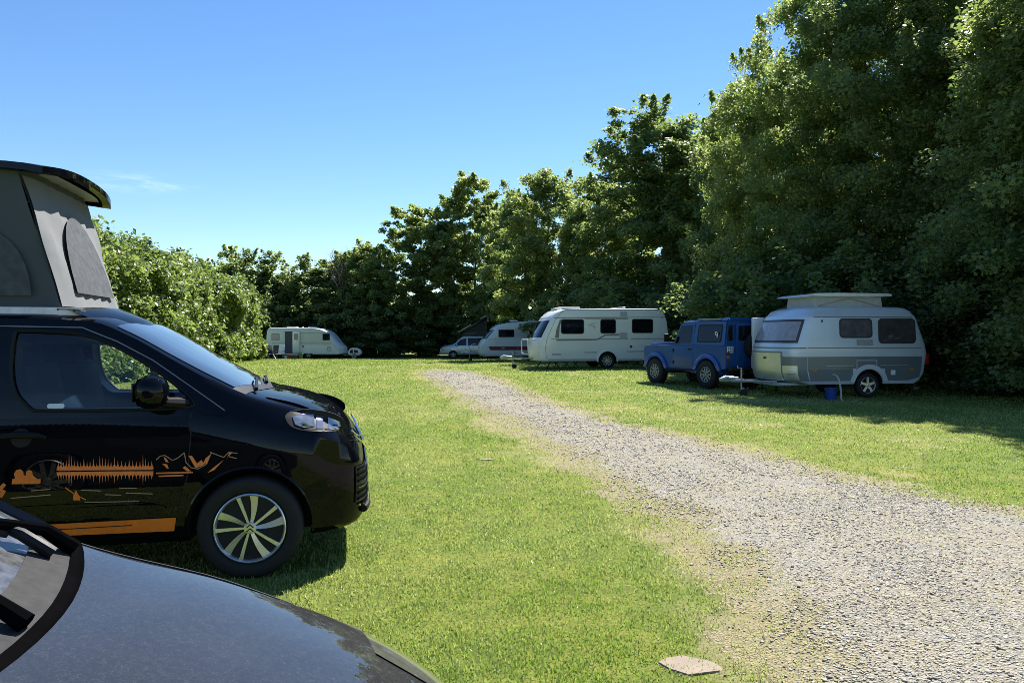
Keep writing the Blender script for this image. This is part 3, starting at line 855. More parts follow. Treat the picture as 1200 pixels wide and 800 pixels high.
# ------------------------------------------------------------------ black campervan
VAN_O, VAN_A = (-1.94, 6.02), 12
def campervan():
    t = empty('campervan', (VAN_O[0], VAN_O[1], float(gh(*VAN_O)) - .01), R(VAN_A),
              'glossy black campervan with a raised grey pop-up roof and orange forest decals', 'campervan')
    L = XLoft([
        (-3.72, .45, .80, .98, .70, 1.60, 1.66), (-3.66, .34, .92, 1.05, .78, 1.69, 1.75), (-3.4, .27, .955, 1.06, .80, 1.72, 1.79), (-2.4, .25, .96, 1.06, .80, 1.735, 1.80),
        (-1.4, .25, .96, 1.06, .80, 1.735, 1.80), (-1.0, .25, .96, 1.055, .80, 1.715, 1.765), (-.78, .25, .958, 1.05, .795, 1.625, 1.672), (-.5, .25, .957, 1.04, .805, 1.46, 1.508), (-.25, .25, .955, 1.035, .82, 1.315, 1.368),
        (-.02, .25, .95, 1.02, .83, 1.205, 1.242), (.1, .25, .946, .99, .825, 1.165, 1.205), (.3, .25, .93, .965, .79, 1.105, 1.155), (.46, .25, .90, .93, .74, 1.045, 1.095), (.57, .26, .855, .89, .69, .975, 1.03), (.645, .27, .80, .84, .64, .90, .955), (.70, .28, .72, .77, .58, .82, .87),
        (.74, .31, .62, .70, .50, .745, .785), (.765, .37, .48, .60, .40, .64, .665), (.77, .42, .40, .56, .3, .59, .60)], refine=5)
    body = obj('body', L.body(), M['black_paint'], None, 35)
    # --- openings
    cav = [(-3.3, .62), (-.25, .62), (-.24, 1.10), (-.50, 1.32), (-.90, 1.56), (-3.3, 1.60)]
    win = smooth_pts([(-1.45, 1.655), (-1.40, 1.66), (-1.05, 1.645), (-.86, 1.565), (-.66, 1.445), (-.48, 1.31), (-.35, 1.19), (-.36, 1.15), (-.8, 1.145), (-1.27, 1.15), (-1.32, 1.16), (-1.44, 1.30)], 2)
    cm = []
    bm = B(); prism(bm, cav, -.70, .70); cm.append(obj('cavity', bm, M['interior'], None, None))
    for sg in (-1, 1):
        bm = B(); prism(bm, win, sg * .5, sg * 1.2); cm.append(obj('opening', bm, M['black_plastic'], None, None))
    for ax in (0, -3.0):
        for sg in (-1, 1):
            bm = B(); lathe(bm, [(sg * .58, .395), (sg * 1.3, .395)], (ax, 0, .35), n=40); cm.append(obj('arch', bm, M['dark_under'], None, None))
    cut(body, cm)
    body.parent = t
    # arch lips
    for sg in (-1, 1):
        bm = B()
        P = arc(0, .35, .402, -8, 188, 26)
        tube(bm, [(x, sg * (L.yside(x, max(z, .3)) - .006), z) for x, z in P], .012, 6)
        obj('arch_lip', bm, M['black_paint'], body)
    # --- front door, lower skin
    dr = B()
    door_pts = [(-1.62, .40), (-.52, .385), (-.46, .42), (-.395, .72), (-.375, 1.00), (-.39, 1.10), (-1.62, 1.11)]
    L.side_patch(dr, door_pts, -1, .006, .014, .035)
    door = obj('door', dr, M['black_paint'], t, 30)
    bm = B(); L.side_line(bm, [(-.52, .375), (-.45, .41), (-.385, .72), (-.364, 1.0), (-.37, 1.12)], .008, -1, .002); obj('shut_line', bm, M['dark_under'], body)
    bm = B()
    P = [(-1.50, .985), (-1.46, 1.005), (-1.36, 1.012), (-1.26, 1.005), (-1.22, .985)]
    tube(bm, [(x, -(L.yside(x, z) + (.045 if 0 < i < 4 else .006)), z) for i, (x, z) in enumerate(P)], [.014, .02, .021, .02, .014], 8)
    obj('handle', bm, M['black_plastic'], door)
    bm = B(); lathe(bm, [(0, .062), (-.01, .055)], (-1.36, -(L.yside(-1.36, .985) + .006), .985), n=20); obj('handle_recess', bm, M['dark_under'], door)
    # glossy moulding strip and orange stripe at the sill
    bm = B(); L.side_patch(bm, smooth_pts([(-1.62, .46), (-.62, .48), (-.48, .505), (-.60, .55), (-.85, .565), (-1.62, .555)], 2), -1, .016, .012); obj('moulding', bm, M['black_paint'], door)
    bm = B(); L.side_patch(bm, [(-1.62, .365), (-.47, .355), (-.455, .445), (-1.62, .435)], -1, .018, .01); sil = obj('sill_stripe', bm, M['orange'], door)
    bm = B(); L.side_line(bm, [(-1.30, .402), (-.72, .408)], .006, -1, .0195); obj('stripe_line', bm, M['dark_under'], sil)
    # --- foil pictures
    rg = random.Random(8); Q = lambda *pp: [loc_side(*p) for p in pp]
    bm = B(); up, dn = [], []; x = 67.5
    while x < 179:
        w = rg.uniform(2.8, 4.8); h = rg.choice([3, 4, 4.5, 5, 6, 7.5]) + (5.5 if min(abs(x - c) for c in (81, 118, 133, 166)) < 3 else 0)
        up += [(x, 545), (x + w * .34, 544.5 - h * .25), (x + w * .5, 543.5 - h * 1.15), (x + w * .66, 544.5 - h * .25)]
        dn += [(x, 554), (x + w * .34, 554.5 + h * .25), (x + w * .5, 555 + h), (x + w * .66, 554.5 + h * .25)]
        x += w
    L.side_patch(bm, Q((67, 549), *up, (180, 545), (180, 548.4)), -1, .013, 0, .03)
    L.side_patch(bm, Q((67, 551), (120, 550.2), (180, 550), (180, 554), *dn[::-1]), -1, .013, 0, .03)
    obj('forest_decal', bm, M['orange_pale'], door, None)
    bm = B()
    L.side_patch(bm, Q((14.5, 565), (15, 559.5), (18.5, 558), (17, 553), (20, 548.5), (24.5, 547.5), (28, 550), (28.5, 554.5), (31, 555), (32, 550), (35, 548.5), (38.5, 550), (39, 554), (42, 557), (45, 559), (48.5, 559), (48, 564.5)), -1, .012, 0, .04)
    L.side_patch(bm, Q((-6, 575), (0, 568), (5, 563.5), (8, 566), (4, 571), (8, 573), (3, 581), (-2, 580), (2, 574)), -1, .012, 0, .04)
    obj('camp_decal', bm, M['orange'], door, None)
    bm = B()   # paddler
    L.side_patch(bm, Q((86, 584), (86.5, 578), (88, 576), (88.5, 573), (90.5, 573), (91.5, 576), (94, 579), (94.5, 584)), -1, .012, 0, .04)
    L.side_line(bm, Q((77, 569), (88, 577), (101, 583.5)), .007, -1, .0105)
    obj('paddler_decal', bm, M['orange'], door, None)
    bm = B()
    for p in (((36.7, 572.8), (59.6, 571)), ((13, 581.6), (60, 577.5)), ((95, 572), (119, 573)), ((123, 577.4), (142, 578)), ((140, 569.7), (160.5, 570)), ((147.6, 575.6), (179, 576.6)), ((99, 586.5), (163, 585.5))):
        L.side_line(bm, Q(*p), .0055, -1, .0095)
    obj('water_decal', bm, M['line_foil'], door, None)
    bm = B()
    def ln(*p): L.side_line(bm, p, .0055, -1, .0095)
    W = lambda px, py: loc_side(px, py)
    ln(W(183, 537), W(188, 532.5), W(193, 531.5), W(197, 534), W(202, 537.5), W(208, 535), W(216, 528.5)); ln(W(216, 528.5), W(218, 540), W(224, 546), W(232, 547.5))
    ln(W(232, 547.5), W(242, 542), W(248, 528)); ln(W(246, 528), W(254, 531), W(262, 534)); ln(W(262, 534), W(268, 528), W(278, 529.5)); ln(W(268, 533), W(277, 535.5))
    obj('mountain_lines', bm, M['line_foil'], body, None)
    bm = B()
    for P in ([(192, 533), (194, 539), (198, 540), (195, 535)], [(190, 541), (196, 547), (198, 547), (196, 542)], [(221, 532), (226, 541), (229, 546), (234, 545), (240, 542), (236, 537), (231, 541), (225, 532)], [(247, 530), (243, 541), (238, 541), (241, 535)],
              [(269, 528), (265, 537), (267, 533), (272, 529)], [(262, 537), (250, 546), (243, 552), (251, 549)], [(214, 546), (219, 550), (224, 550), (217, 544)]):
        L.side_patch(bm, [W(*q) for q in P], -1, .012, 0, .04)
    for a, b in ([(183, 552.5), (226, 551.5)], [(186, 556), (215, 555)]): L.side_line(bm, [W(*a), W(*b)], .009, -1, .0095)
    obj('mountain_decal', bm, M['orange_pale'], body, None)
    # --- side windows: rubber frame and pane, both sides
    for sg in (-1, 1):
        P = [L_ for L_ in win]
        bm = B(); tube(bm, [(x, sg * (L.yside(x, z) + .002), z) for x, z in P + [P[0], P[1]]], .011, 6, cap=False)
        fr = obj('window', bm, M['black_plastic'], t)
        bm = B(); L.side_patch(bm, P, sg, -.012, 0, .2); obj('pane', bm, M['pane'], fr)
    bm = B(); L.side_patch(bm, smooth_pts([(-.36, 1.19), (-.34, 1.21), (-.20, 1.165), (-.12, 1.09), (-.34, 1.11)], 1), -1, .004, .01); obj('quarter_pane', bm, M['black_paint'], t)
    bm = B(); L.side_line(bm, [(-1.62, 1.69), (-1.05, 1.68), (-.84, 1.59), (-.62, 1.465), (-.40, 1.305), (-.16, 1.13)], .007, -1, .006); obj('door_seal', bm, M['grey_print'], body)
    # sticker in the corner of the pane
    bm = B(); L.side_patch(bm, rrect(-1.225, 1.165, -1.125, 1.195, .012), -1, -.006, 0, .2); obj('sticker', bm, M['white_plastic'], t)
    # --- windscreen, bonnet edges, wipers
    bm = B(); L.top_patch(bm, None, (-.745, .745), .006, 16, 18, xf=lambda u, y: (-.86 - .0 * abs(y)) + u * (.86 + .0 - .10 * abs(y) / .745 - .02))
    obj('windscreen', bm, M['screen_glass'], t, 60)
    bm = B(); L.top_patch(bm, None, (-.80, .80), .004, 4, 16, xf=lambda u, y: -.02 - .10 * abs(y) / .745 + u * .085); obj('cowl', bm, M['black_plastic'], t, 60)
    for y0, x1, y1 in ((-.55, -.08, .05), (.15, -.07, .66)):
        bm = B(); z0 = L.ztop(0, y0) + .02; z1 = L.ztop(x1, y1) + .02
        tube(bm, [(0, y0, z0), (-.03, (y0 + y1) / 2, max(z0, z1) + .02), (x1, y1, z1)], [.014, .01, .007], 6); obj('wiper', bm, M['black_plastic'], t)
    bm = B(); L.top_patch(bm, None, (-.70, .70), .007, 12, 16, xf=lambda u, y: .08 + u * (.52 - .10 * (abs(y) / .7) ** 2), lift=lambda u, y: .008 * math.sin(math.pi * u)); obj('bonnet', bm, M['black_paint'], t, 60)
    # --- headlight near side and far side
    for sg in (-1, 1):
        hp = smooth_pts([loc_side(332, 484), loc_side(352, 479.5), loc_side(384, 484), loc_side(402, 493), loc_side(404, 503), loc_side(398, 508), loc_side(372, 506), loc_side(345, 503), loc_side(334, 494)], 2)
        bm = B(); L.side_patch(bm, hp, sg, .007, .02, .06); hl = obj('headlight', bm, M['black_plastic'], t, 50)
        for P in ([(341, 488), (356, 484.5), (366, 487), (368, 500), (356, 501), (345, 497)], [(369, 488.5), (377, 490), (378, 503), (370, 502)], [(383, 491), (397, 497), (399, 504), (384, 504)]):
            bm = B(); L.side_patch(bm, [loc_side(*q) for q in P], sg, .011, .006, .06); obj('reflector', bm, M['lens'], hl, 50)
    # --- bumper: dark insert, grille bars, fog strip, chrome edges (wrap round the nose)
    def nose(z, y, off=.004):      # x of the nose at width y and height z
        lo, hi = .3, .77
        for _ in range(22):
            mid = (lo + hi) / 2
            zb, ym, zw, yg, zg, zt = L.par(mid)
            ok = zb < z < zt and abs(y) < (L.yside(mid, z) if z < zg else (yg if z < zt else 0))
            lo, hi = (mid, hi) if ok else (lo, mid)
        return lo + off
    def band(bm, z0, z1, y0, y1, off=.006, n=24, sl=0):
        rows = []
        for j in range(n + 1):
            y = y0 + (y1 - y0) * j / n
            rows.append([bm.verts.new((nose(z + sl * abs(y), y, off), y * (1 + .004), z + sl * abs(y))) for z in (z0, (z0 + z1) / 2, z1)])
        for a, b in zip(rows, rows[1:]):
            for i in range(2): bm.faces.new((a[i], b[i], b[i + 1], a[i + 1]))
    bm = B(); band(bm, .44, .70, -.74, .74, .006); gr = obj('grille', bm, M['black_plastic'], t, 60)
    for k in range(6):
        bm = B(); z = .465 + k * .042; tube(bm, [(nose(z, y, .012), y, z) for y in np.linspace(-.72, .72, 19)], .008 if k != 2 else .009, 6); obj('slat', bm, M['black_paint'] if k != 2 else M['chrome'], gr)
    bm = B(); tube(bm, [(nose(.42, y, .014), y, .42) for y in np.linspace(-.70, .70, 19)], .010, 6); obj('lower_trim', bm, M['chrome'], t)
    bm = B(); tube(bm, [(nose(.375, y, .012), y, .375) for y in np.linspace(-.62, .62, 19)], .028, 8); obj('bumper_lip', bm, M['black_plastic'], t)
    for z in (.80, .84):
        bm = B(); tube(bm, [(nose(z + .10 * (abs(y) / .6) ** 2, y, .008), y, z + .10 * (abs(y) / .6) ** 2) for y in np.linspace(-.60, .60, 21)], .006, 6); obj('chrome_strip', bm, M['chrome'], t)
    bm = B()      # double angle emblem on the nose
    for z in (.80, .84):
        P = [(-.085, z), (0, z + .055), (.085, z)]
        tube(bm, [(nose(q[1], q[0], .018), q[0], q[1]) for q in P], .012, 6)
    obj('emblem', bm, M['chrome'], t)
    # --- mirror
    for sg in (-1, 1):
        y0 = L.yside(-.42, 1.18)
        bm = B(); box(bm, (-.575, sg * (y0 + .16), 1.27), (.19, .23, .205), bev=.07)
        mr = obj('mirror', bm, M['black_paint'], t, 60)
        bm = B(); tube(bm, [(-.40, sg * (y0 - .03), 1.18), (-.47, sg * (y0 + .04), 1.19), (-.54, sg * (y0 + .10), 1.20)], [.04, .036, .03], 8); obj('mirror_arm', bm, M['black_plastic'], mr)
        bm = B(); box(bm, (-.672, sg * (y0 + .16), 1.27), (.008, .15, .12), bev=.003); obj('mirror_glass', bm, M['dark_glass'], mr)
    # --- cabin: seats, wheel, bulkhead
    for y in (-.42, .42):
        bm = B(); box(bm, (-1.10, y, .86), (.50, .48, .16), bev=.05)
        box(bm, (-1.40, y, 1.13), (.14, .46, .62), Matrix.Rotation(R(-12), 3, 'Y'), .05)
        st = obj('seat', bm, M['seat_cloth'], t)
        bm = B(); box(bm, (-1.50, y, 1.48), (.09, .26, .15), Matrix.Rotation(R(-8), 3, 'Y'), .04); obj('headrest', bm, M['seat_cloth'], st)
    bm = B(); box(bm, (-1.17, -.62, 1.13), (.13, .05, .17), Matrix.Rotation(R(-30), 3, 'Y'), .02); obj('seat_armrest', bm, M['seat_light'], t)
    bm = B(); lathe(bm, [(.185 * 0 + math.cos(a) * .016, .185 + math.sin(a) * .016) for a in [2 * math.pi * k / 8 for k in range(8)]], n=26, axis='x', closed=True)
    w = obj('steering_wheel', bm, M['black_plastic'], t); w.location = (-.62, .42, 1.10); w.rotation_euler[1] = R(-28)
    bm = B(); prism(bm, [(-.78, .64), (-.26, .64), (-.26, 1.06), (-.40, 1.15), (-.62, 1.16), (-.74, 1.05)], -.69, .69, .03); obj('dashboard', bm, M['interior'], t)
    bm = B(); box(bm, (-1.62, 0, 1.11), (.03, 1.38, .95)); obj('bulkhead', bm, M['interior'], t)
    bm = B(); tube(bm, [(-1.02, .69, 1.54), (-.96, .70, 1.17)], .012, 6); obj('grab_handle', bm, M['seat_light'], t)
    # --- wheels
    for x in (0, -3.0):
        for sg in (-1, 1):
            w = wheel(t, x, sg * .835, .345, .345, .215, sg, .232, 10, 'twist')
            if sg < 0:
                bm = B(); o = -.215 / 2 * .935
                for dz in (-.016, .010):
                    tube(bm, [(-.022, o, dz - .006), (0, o, dz + .014), (.022, o, dz - .006)], .004, 5)
                obj('hub_emblem', bm, M['black_plastic'], w)
    # --- roof: bright rim, fairing, pop-up roof
    bm = B()
    P = [(-3.5, -.70), (-1.22, -.70), (-1.10, -.62), (-1.10, .62), (-1.22, .70), (-3.5, .70)]
    a = [bm.verts.new((x, y, 1.72)) for x, y in P]; b = [bm.verts.new((x, y, 1.815)) for x, y in P]
    bm.faces.new(a[::-1]); bm.faces.new(b)
    for k in range(6): bm.faces.new((a[k], a[(k + 1) % 6], b[(k + 1) % 6], b[k]))
    bmesh.ops.bevel(bm, geom=[e for e in bm.edges if abs(e.verts[0].co.z - 1.815) < .001 and abs(e.verts[1].co.z - 1.815) < .001], offset=.02, segments=2, affect='EDGES')
    obj('roof_rim', bm, M['steel'], t)
    bm = B(); rows = []
    for j in range(13):
        y = -.70 + 1.40 * j / 12; e = (abs(y) / .70) ** 2
        rows.append([bm.verts.new((x - .10 * e, y, z - .03 * e)) for x, z in ((-1.15, 1.74), (-1.14, 1.835), (-1.06, 1.83), (-.86, 1.735), (-.82, 1.69))])
    for a, b in zip(rows, rows[1:]):
        for i in range(4): bm.faces.new((a[i], a[i + 1], b[i + 1], b[i]))
    obj('wind_deflector', bm, M['black_paint'], t, 40)
    # pop-up shell, risen at the front
    sh = lambda x: 2.71 + (x + 1.45) * .10
    bm = B(); rows = []
    nY = 14
    for i in range(22):
        x = -3.55 + (2.24) * i / 21
        fr = max(0, (x + 1.75) / .44)
        row = []
        for j in range(nY + 1):
            v = -1 + 2 * j / nY
            y = v * .74
            xx = x if fr == 0 else -1.75 + (fr * .50) * (1 - .12 * abs(v) ** 4)
            z = sh(xx) + .12 - .05 * v * v - .06 * fr ** 2.2
            row.append(bm.verts.new((xx, y, z)))
        rows.append(row)
    for a, b in zip(rows, rows[1:]):
        for j in range(nY): bm.faces.new((a[j], a[j + 1], b[j + 1], b[j]))
    top = list(bm.faces)
    bd = [e for e in bm.edges if len(e.link_faces) == 1]
    r = bmesh.ops.extrude_edge_only(bm, edges=bd)
    vs = [v for v in r['geom'] if isinstance(v, bmesh.types.BMVert)]
    for v in vs: v.co.z -= .045
    bd2 = [e for e in bm.edges if len(e.link_faces) == 1]
    r = bmesh.ops.extrude_edge_only(bm, edges=bd2)
    for v in [v for v in r['geom'] if isinstance(v, bmesh.types.BMVert)]:
        v.co.x -= .05 if v.co.x > -1.6 else 0; v.co.y *= .93
    shell = obj('pop_up_shell', bm, M['black_paint'], t, 45)
    bm = B(); rows = []
    for i in range(16):
        x = -3.5 + 2.13 * i / 15; fr = max(0, (x + 1.75) / .44)
        row = []
        for j in range(9):
            v = -1 + 2 * j / 8
            xx = x if fr == 0 else -1.75 + fr * .48 * (1 - .12 * abs(v) ** 4)
            row.append(bm.verts.new((xx, v * .69, sh(xx) + .055 - .055 * fr ** 2.2 )))
        rows.append(row)
    for a, b in zip(rows, rows[1:]):
        for j in range(8): bm.faces.new((a[j], b[j], b[j + 1], a[j + 1]))
    obj('shell_lining', bm, M['pale_print'], shell, 60)
    # canvas walls
    def wallp(u, v):   # front face: u across -1..1, v up 0..1
        return (-1.20 - .27 * v - .03 * abs(u) ** 8, u * (.64 + .02 * v), 1.80 + (sh(-1.45) + .05 - 1.80) * v)
    def grid(bm, fn, nu, nv, u0=-1, u1=1, v0=0, v1=1):
        g = [[bm.verts.new(fn(u0 + (u1 - u0) * i / nu, v0 + (v1 - v0) * j / nv)) for i in range(nu + 1)] for j in range(nv + 1)]
        for a, b in zip(g, g[1:]):
            for i in range(nu): bm.faces.new((a[i], a[i + 1], b[i + 1], b[i]))
    wob = lambda u, v, s: .012 * math.sin(u * 9 + v * 7 + s) * math.sin(v * math.pi) + .008 * math.sin(u * 21 - v * 11 + s)
    bm = B()
    grid(bm, lambda u, v: tuple(Vector(wallp(u, v)) + Vector((wob(u, v, 0), 0, 0))), 16, 12)
    for sg in (-1, 1):
        def side(u, v, sg=sg):
            f = wallp(sg, v); x = f[0] + (-3.45 - f[0]) * u
            zt = sh(x) + .05
            return (x, f[1] + sg * (wob(u * 3, v, 2)), 1.80 + (zt - 1.80) * v)
        grid(bm, side, 24, 10, 0, 1)
    grid(bm, lambda u, v: (-3.45, u * (.64 + .02 * v), 1.80 + (sh(-3.45) + .05 - 1.80) * v), 6, 4)
    bmesh.ops.remove_doubles(bm, verts=bm.verts[:], dist=.0005)
    cv = obj('canvas', bm, M['tent_grey'], t, 50)
    # canvas front again, sunlight put into its paler grey, with its net window
    bm = B(); grid(bm, lambda u, v: tuple(Vector(wallp(u * .995, v)) + Vector((.012 + wob(u, v, 0), 0, .004))), 14, 10, -1, 1, .02, .92); fp = obj('sunlit_front', bm, M['tent_sunlit'], cv, 60)
    def netp(P, fn, off):
        bm = B(); vs = [bm.verts.new(Vector(fn(*q)) + Vector(off)) for q in P]; f = bm.faces.new(vs)
        bmesh.ops.triangulate(bm, faces=[f]); return bm
    netF = [(-.66, .12), (.66, .12)] + [(.66 * math.cos(a), .12 + .60 * math.sin(a)) for a in np.linspace(.08, math.pi - .08, 18)]
    obj('net_window', netp(netF, lambda u, v: wallp(u, v), (.034, 0, .01)), M['mesh_net'], fp, 180)
    netS = [(-1.94, .10), (-1.405, .10)] + [(-1.67 + .265 * math.cos(a), .10 + .46 * math.sin(a)) for a in np.linspace(.1, math.pi - .1, 16)]
    for sg in (-1, 1):
        obj('net_window', netp(netS, lambda u, v: (u, sg * (.64 + .02 * v), 1.80 + .92 * v), (0, sg * .03, 0)), M['mesh_net'], cv, 180)
    return t

def loc_side(px, py, ang=VAN_A, y=-.95):
    c, s = math.cos(R(ang)), math.sin(R(ang)); O = VAN_O
    u = (px - PCX) / FPX; v = (py - PHY) / FPX
    x = (u * (O[1] + y * c) - O[0] + y * s) / (c - u * s)
    return (x, CAM_H - v * (O[1] + x * s + y * c))
campervan()

# ------------------------------------------------------------------ grey car in the foreground
def grey_car():
    t = empty('parked_car', (-.80, 1.20, 0), R(2), 'dusty dark grey car whose bonnet and wipers fill the lower left corner', 'car')
    L = XLoft([
        (-3.15, .45, .60, .80, .45, 1.15, 1.25), (-3.08, .32, .82, .92, .58, 1.38, 1.48), (-2.7, .22, .88, .95, .62, 1.50, 1.60), (-1.9, .2, .89, .95, .64, 1.55, 1.66), (-1.3, .2, .89, .95, .66, 1.51, 1.64), (-1.0, .2, .888, .95, .70, 1.405, 1.54),
        (-.75, .2, .886, .94, .765, 1.275, 1.42), (-.56, .2, .885, .935, .80, 1.175, 1.31), (-.40, .2, .884, .93, .832, 1.085, 1.205), (-.30, .2, .883, .925, .838, 1.056, 1.14), (-.12, .2, .882, .91, .838, 1.018, 1.062), (.05, .2, .88, .88, .832, .975, 1.028), (.2, .2, .876, .85, .82, .925, .985), (.38, .2, .862, .80, .792, .862, .93),
        (.52, .22, .835, .75, .755, .81, .87), (.64, .25, .79, .70, .70, .755, .80), (.74, .28, .71, .64, .62, .69, .725), (.81, .33, .58, .58, .50, .61, .635), (.85, .40, .42, .52, .34, .55, .56)], refine=6)
    body = obj('body', L.body(), M['grey_metallic'], None, 35)
    cm = []
    for ax in (0, -2.45):
        for sg in (-1, 1):
            bm = B(); lathe(bm, [(sg * .55, .37), (sg * 1.2, .37)], (ax, 0, .32), n=32); cm.append(obj('arch', bm, M['dark_under'], None, None))
    cut(body, cm); body.parent = t
    for ax in (0, -2.45):
        for sg in (-1, 1): wheel(t, ax, sg * .775, .32, .32, .2, sg, .21, 5, 'double')
    cx = lambda y: -.05 - .245 * (abs(y) / .80) ** 2.2                 # rear edge of the bonnet, bowed forward in the middle
    bm = B(); L.top_patch(bm, None, (-.745, .745), .007, 20, 22, xf=lambda u, y: cx(y) + u * (.60 - cx(y) - .16 * (abs(y) / .745) ** 2), lift=lambda u, y: .005 * math.sin(math.pi * min(1, max(0, (y + .745) / 1.49))))
    obj('bonnet', bm, M['grey_metallic'], t, 60)
    # folds along the bonnet edge
    for sg in (-1, 1):
        bm = B(); tube(bm, [(x, sg * L.sec(x)[12][0] * .985, L.sec(x)[12][1] + .003) for x in np.linspace(-.36, .26, 12)], .004, 6); obj('bonnet_seam', bm, M['dark_under'], body)
    # black scuttle between bonnet and glass
    bm = B(); L.top_patch(bm, None, (-.815, .815), .010, 5, 26, xf=lambda u, y: cx(y) - .034 + u * .034, lift=lambda u, y: -.006 * math.sin(math.pi * u)); obj('scuttle', bm, M['wiper_black'], t, 60)
    bm = B(); L.top_patch(bm, None, (-.80, .80), .009, 4, 26, xf=lambda u, y: cx(y) - .125 + u * .092); obj('scuttle_tray', bm, M['tray_grey'], t, 60)
    bm = B(); L.top_patch(bm, None, (-.80, .80), .006, 14, 24, xf=lambda u, y: (cx(y) - .125) + u * (-1.22 - cx(y) + .125)); obj('windscreen', bm, M['dusty_glass'], t, 60)
    for sg in (-1, 1):
        bm = B(); tube(bm, [(x, sg * (L.sec(x)[11][0] - .015), L.sec(x)[11][1] + .012) for x in np.linspace(-1.25, -.36, 12)], [.034] * 11 + [.022], 8); obj('pillar_trim', bm, M['black_paint'], t)
    # wipers
    def wiper(p0, p1, p2):
        q = [Vector((x, y, L.ztop(x, y) + dz)) for x, y, dz in (p0, p1, p2)]
        bm = B(); tube(bm, q, [.020, .015, .010], 8); w = obj('wiper', bm, M['wiper_black'], t)
        a, b = q[1], q[2]
        bm = B(); e = b + (b - a) * .75; e.z = L.ztop(e.x, e.y) + .02
        tube(bm, [a.lerp(b, .3) + Vector((0, 0, -.022)), b + Vector((0, 0, -.018)), e], [.009, .010, .007], 6); obj('wiper_blade', bm, M['rubber'], w)
    wiper((-.235, .66, .022), (-.285, .625, .052), (-.44, .40, .040))
    wiper((-.105, .245, .022), (-.18, .245, .050), (-.42, .21, .038))
    bm = B(); tube(bm, [(-.245, .585, L.ztop(-.245, .585) + .02), (-.30, .56, L.ztop(-.30, .56) + .045), (-.37, .57, L.ztop(-.37, .57) + .03)], [.016, .014, .008], 8); obj('washer_hose', bm, M['black_plastic'], t)
    # headlights
    for sg in (-1, 1):
        bm = B(); P = smooth_pts([(.22, .80), (.30, .835), (.45, .80), (.60, .735), (.72, .655), (.76, .58), (.66, .585), (.45, .66), (.28, .74)], 2)
        L.side_patch(bm, P, sg, .006, .02, .06); h = obj('headlight', bm, M['lens_haze'], t, 50)
        bm = B(); g = []
        for i in range(15):
            x = .30 + .50 * i / 14; yg = L.sec(x)[11][0]; w_ = math.sin(math.pi * min(1, (i + .6) / 13)) ** .6
            g.append([bm.verts.new((x, sg * yg * f, L.ztop(x, yg * f) + .0035)) for f in [1 - (.20 * w_) * k / 5 for k in range(6)]])
        for a, b in zip(g, g[1:]):
            for k in range(5): bm.faces.new((a[k], a[k + 1], b[k + 1], b[k]))
        obj('upper_lens', bm, M['lens_haze'], h, 60)
        bm = B(); L.side_line(bm, [(.36, .80), (.52, .75), (.66, .68)], .012, sg, .009); obj('light_strip', bm, M['chrome'], h)
    for y in (0,):
        bm = B(); tube(bm, [(.86, -.35, .45), (.875, 0, .45), (.86, .35, .45)], .03, 8); obj('bumper_grille', bm, M['black_plastic'], t)
    for sg in (-1, 1):
        bm = B(); L.side_patch(bm, smooth_pts([(-2.9, 1.0), (-.75, 1.0), (-1.15, 1.36), (-2.0, 1.45), (-2.7, 1.38)], 1), sg, .005, .01); obj('side_glass', bm, M['dark_glass'], t, 50)
    return t
M['tray_grey'] = simple('tray_grey', (.045, .045, .044), .8, spec=.1, var=.25, scale=30)
M['lens_haze'] = simple('lens_haze', (.09, .095, .075), .12, .1, 1, var=.15, scale=20)
M['dusty_glass'] = simple('dusty_glass', (.075, .078, .08), .10, spec=.7, var=.5, scale=40)
grey_car()
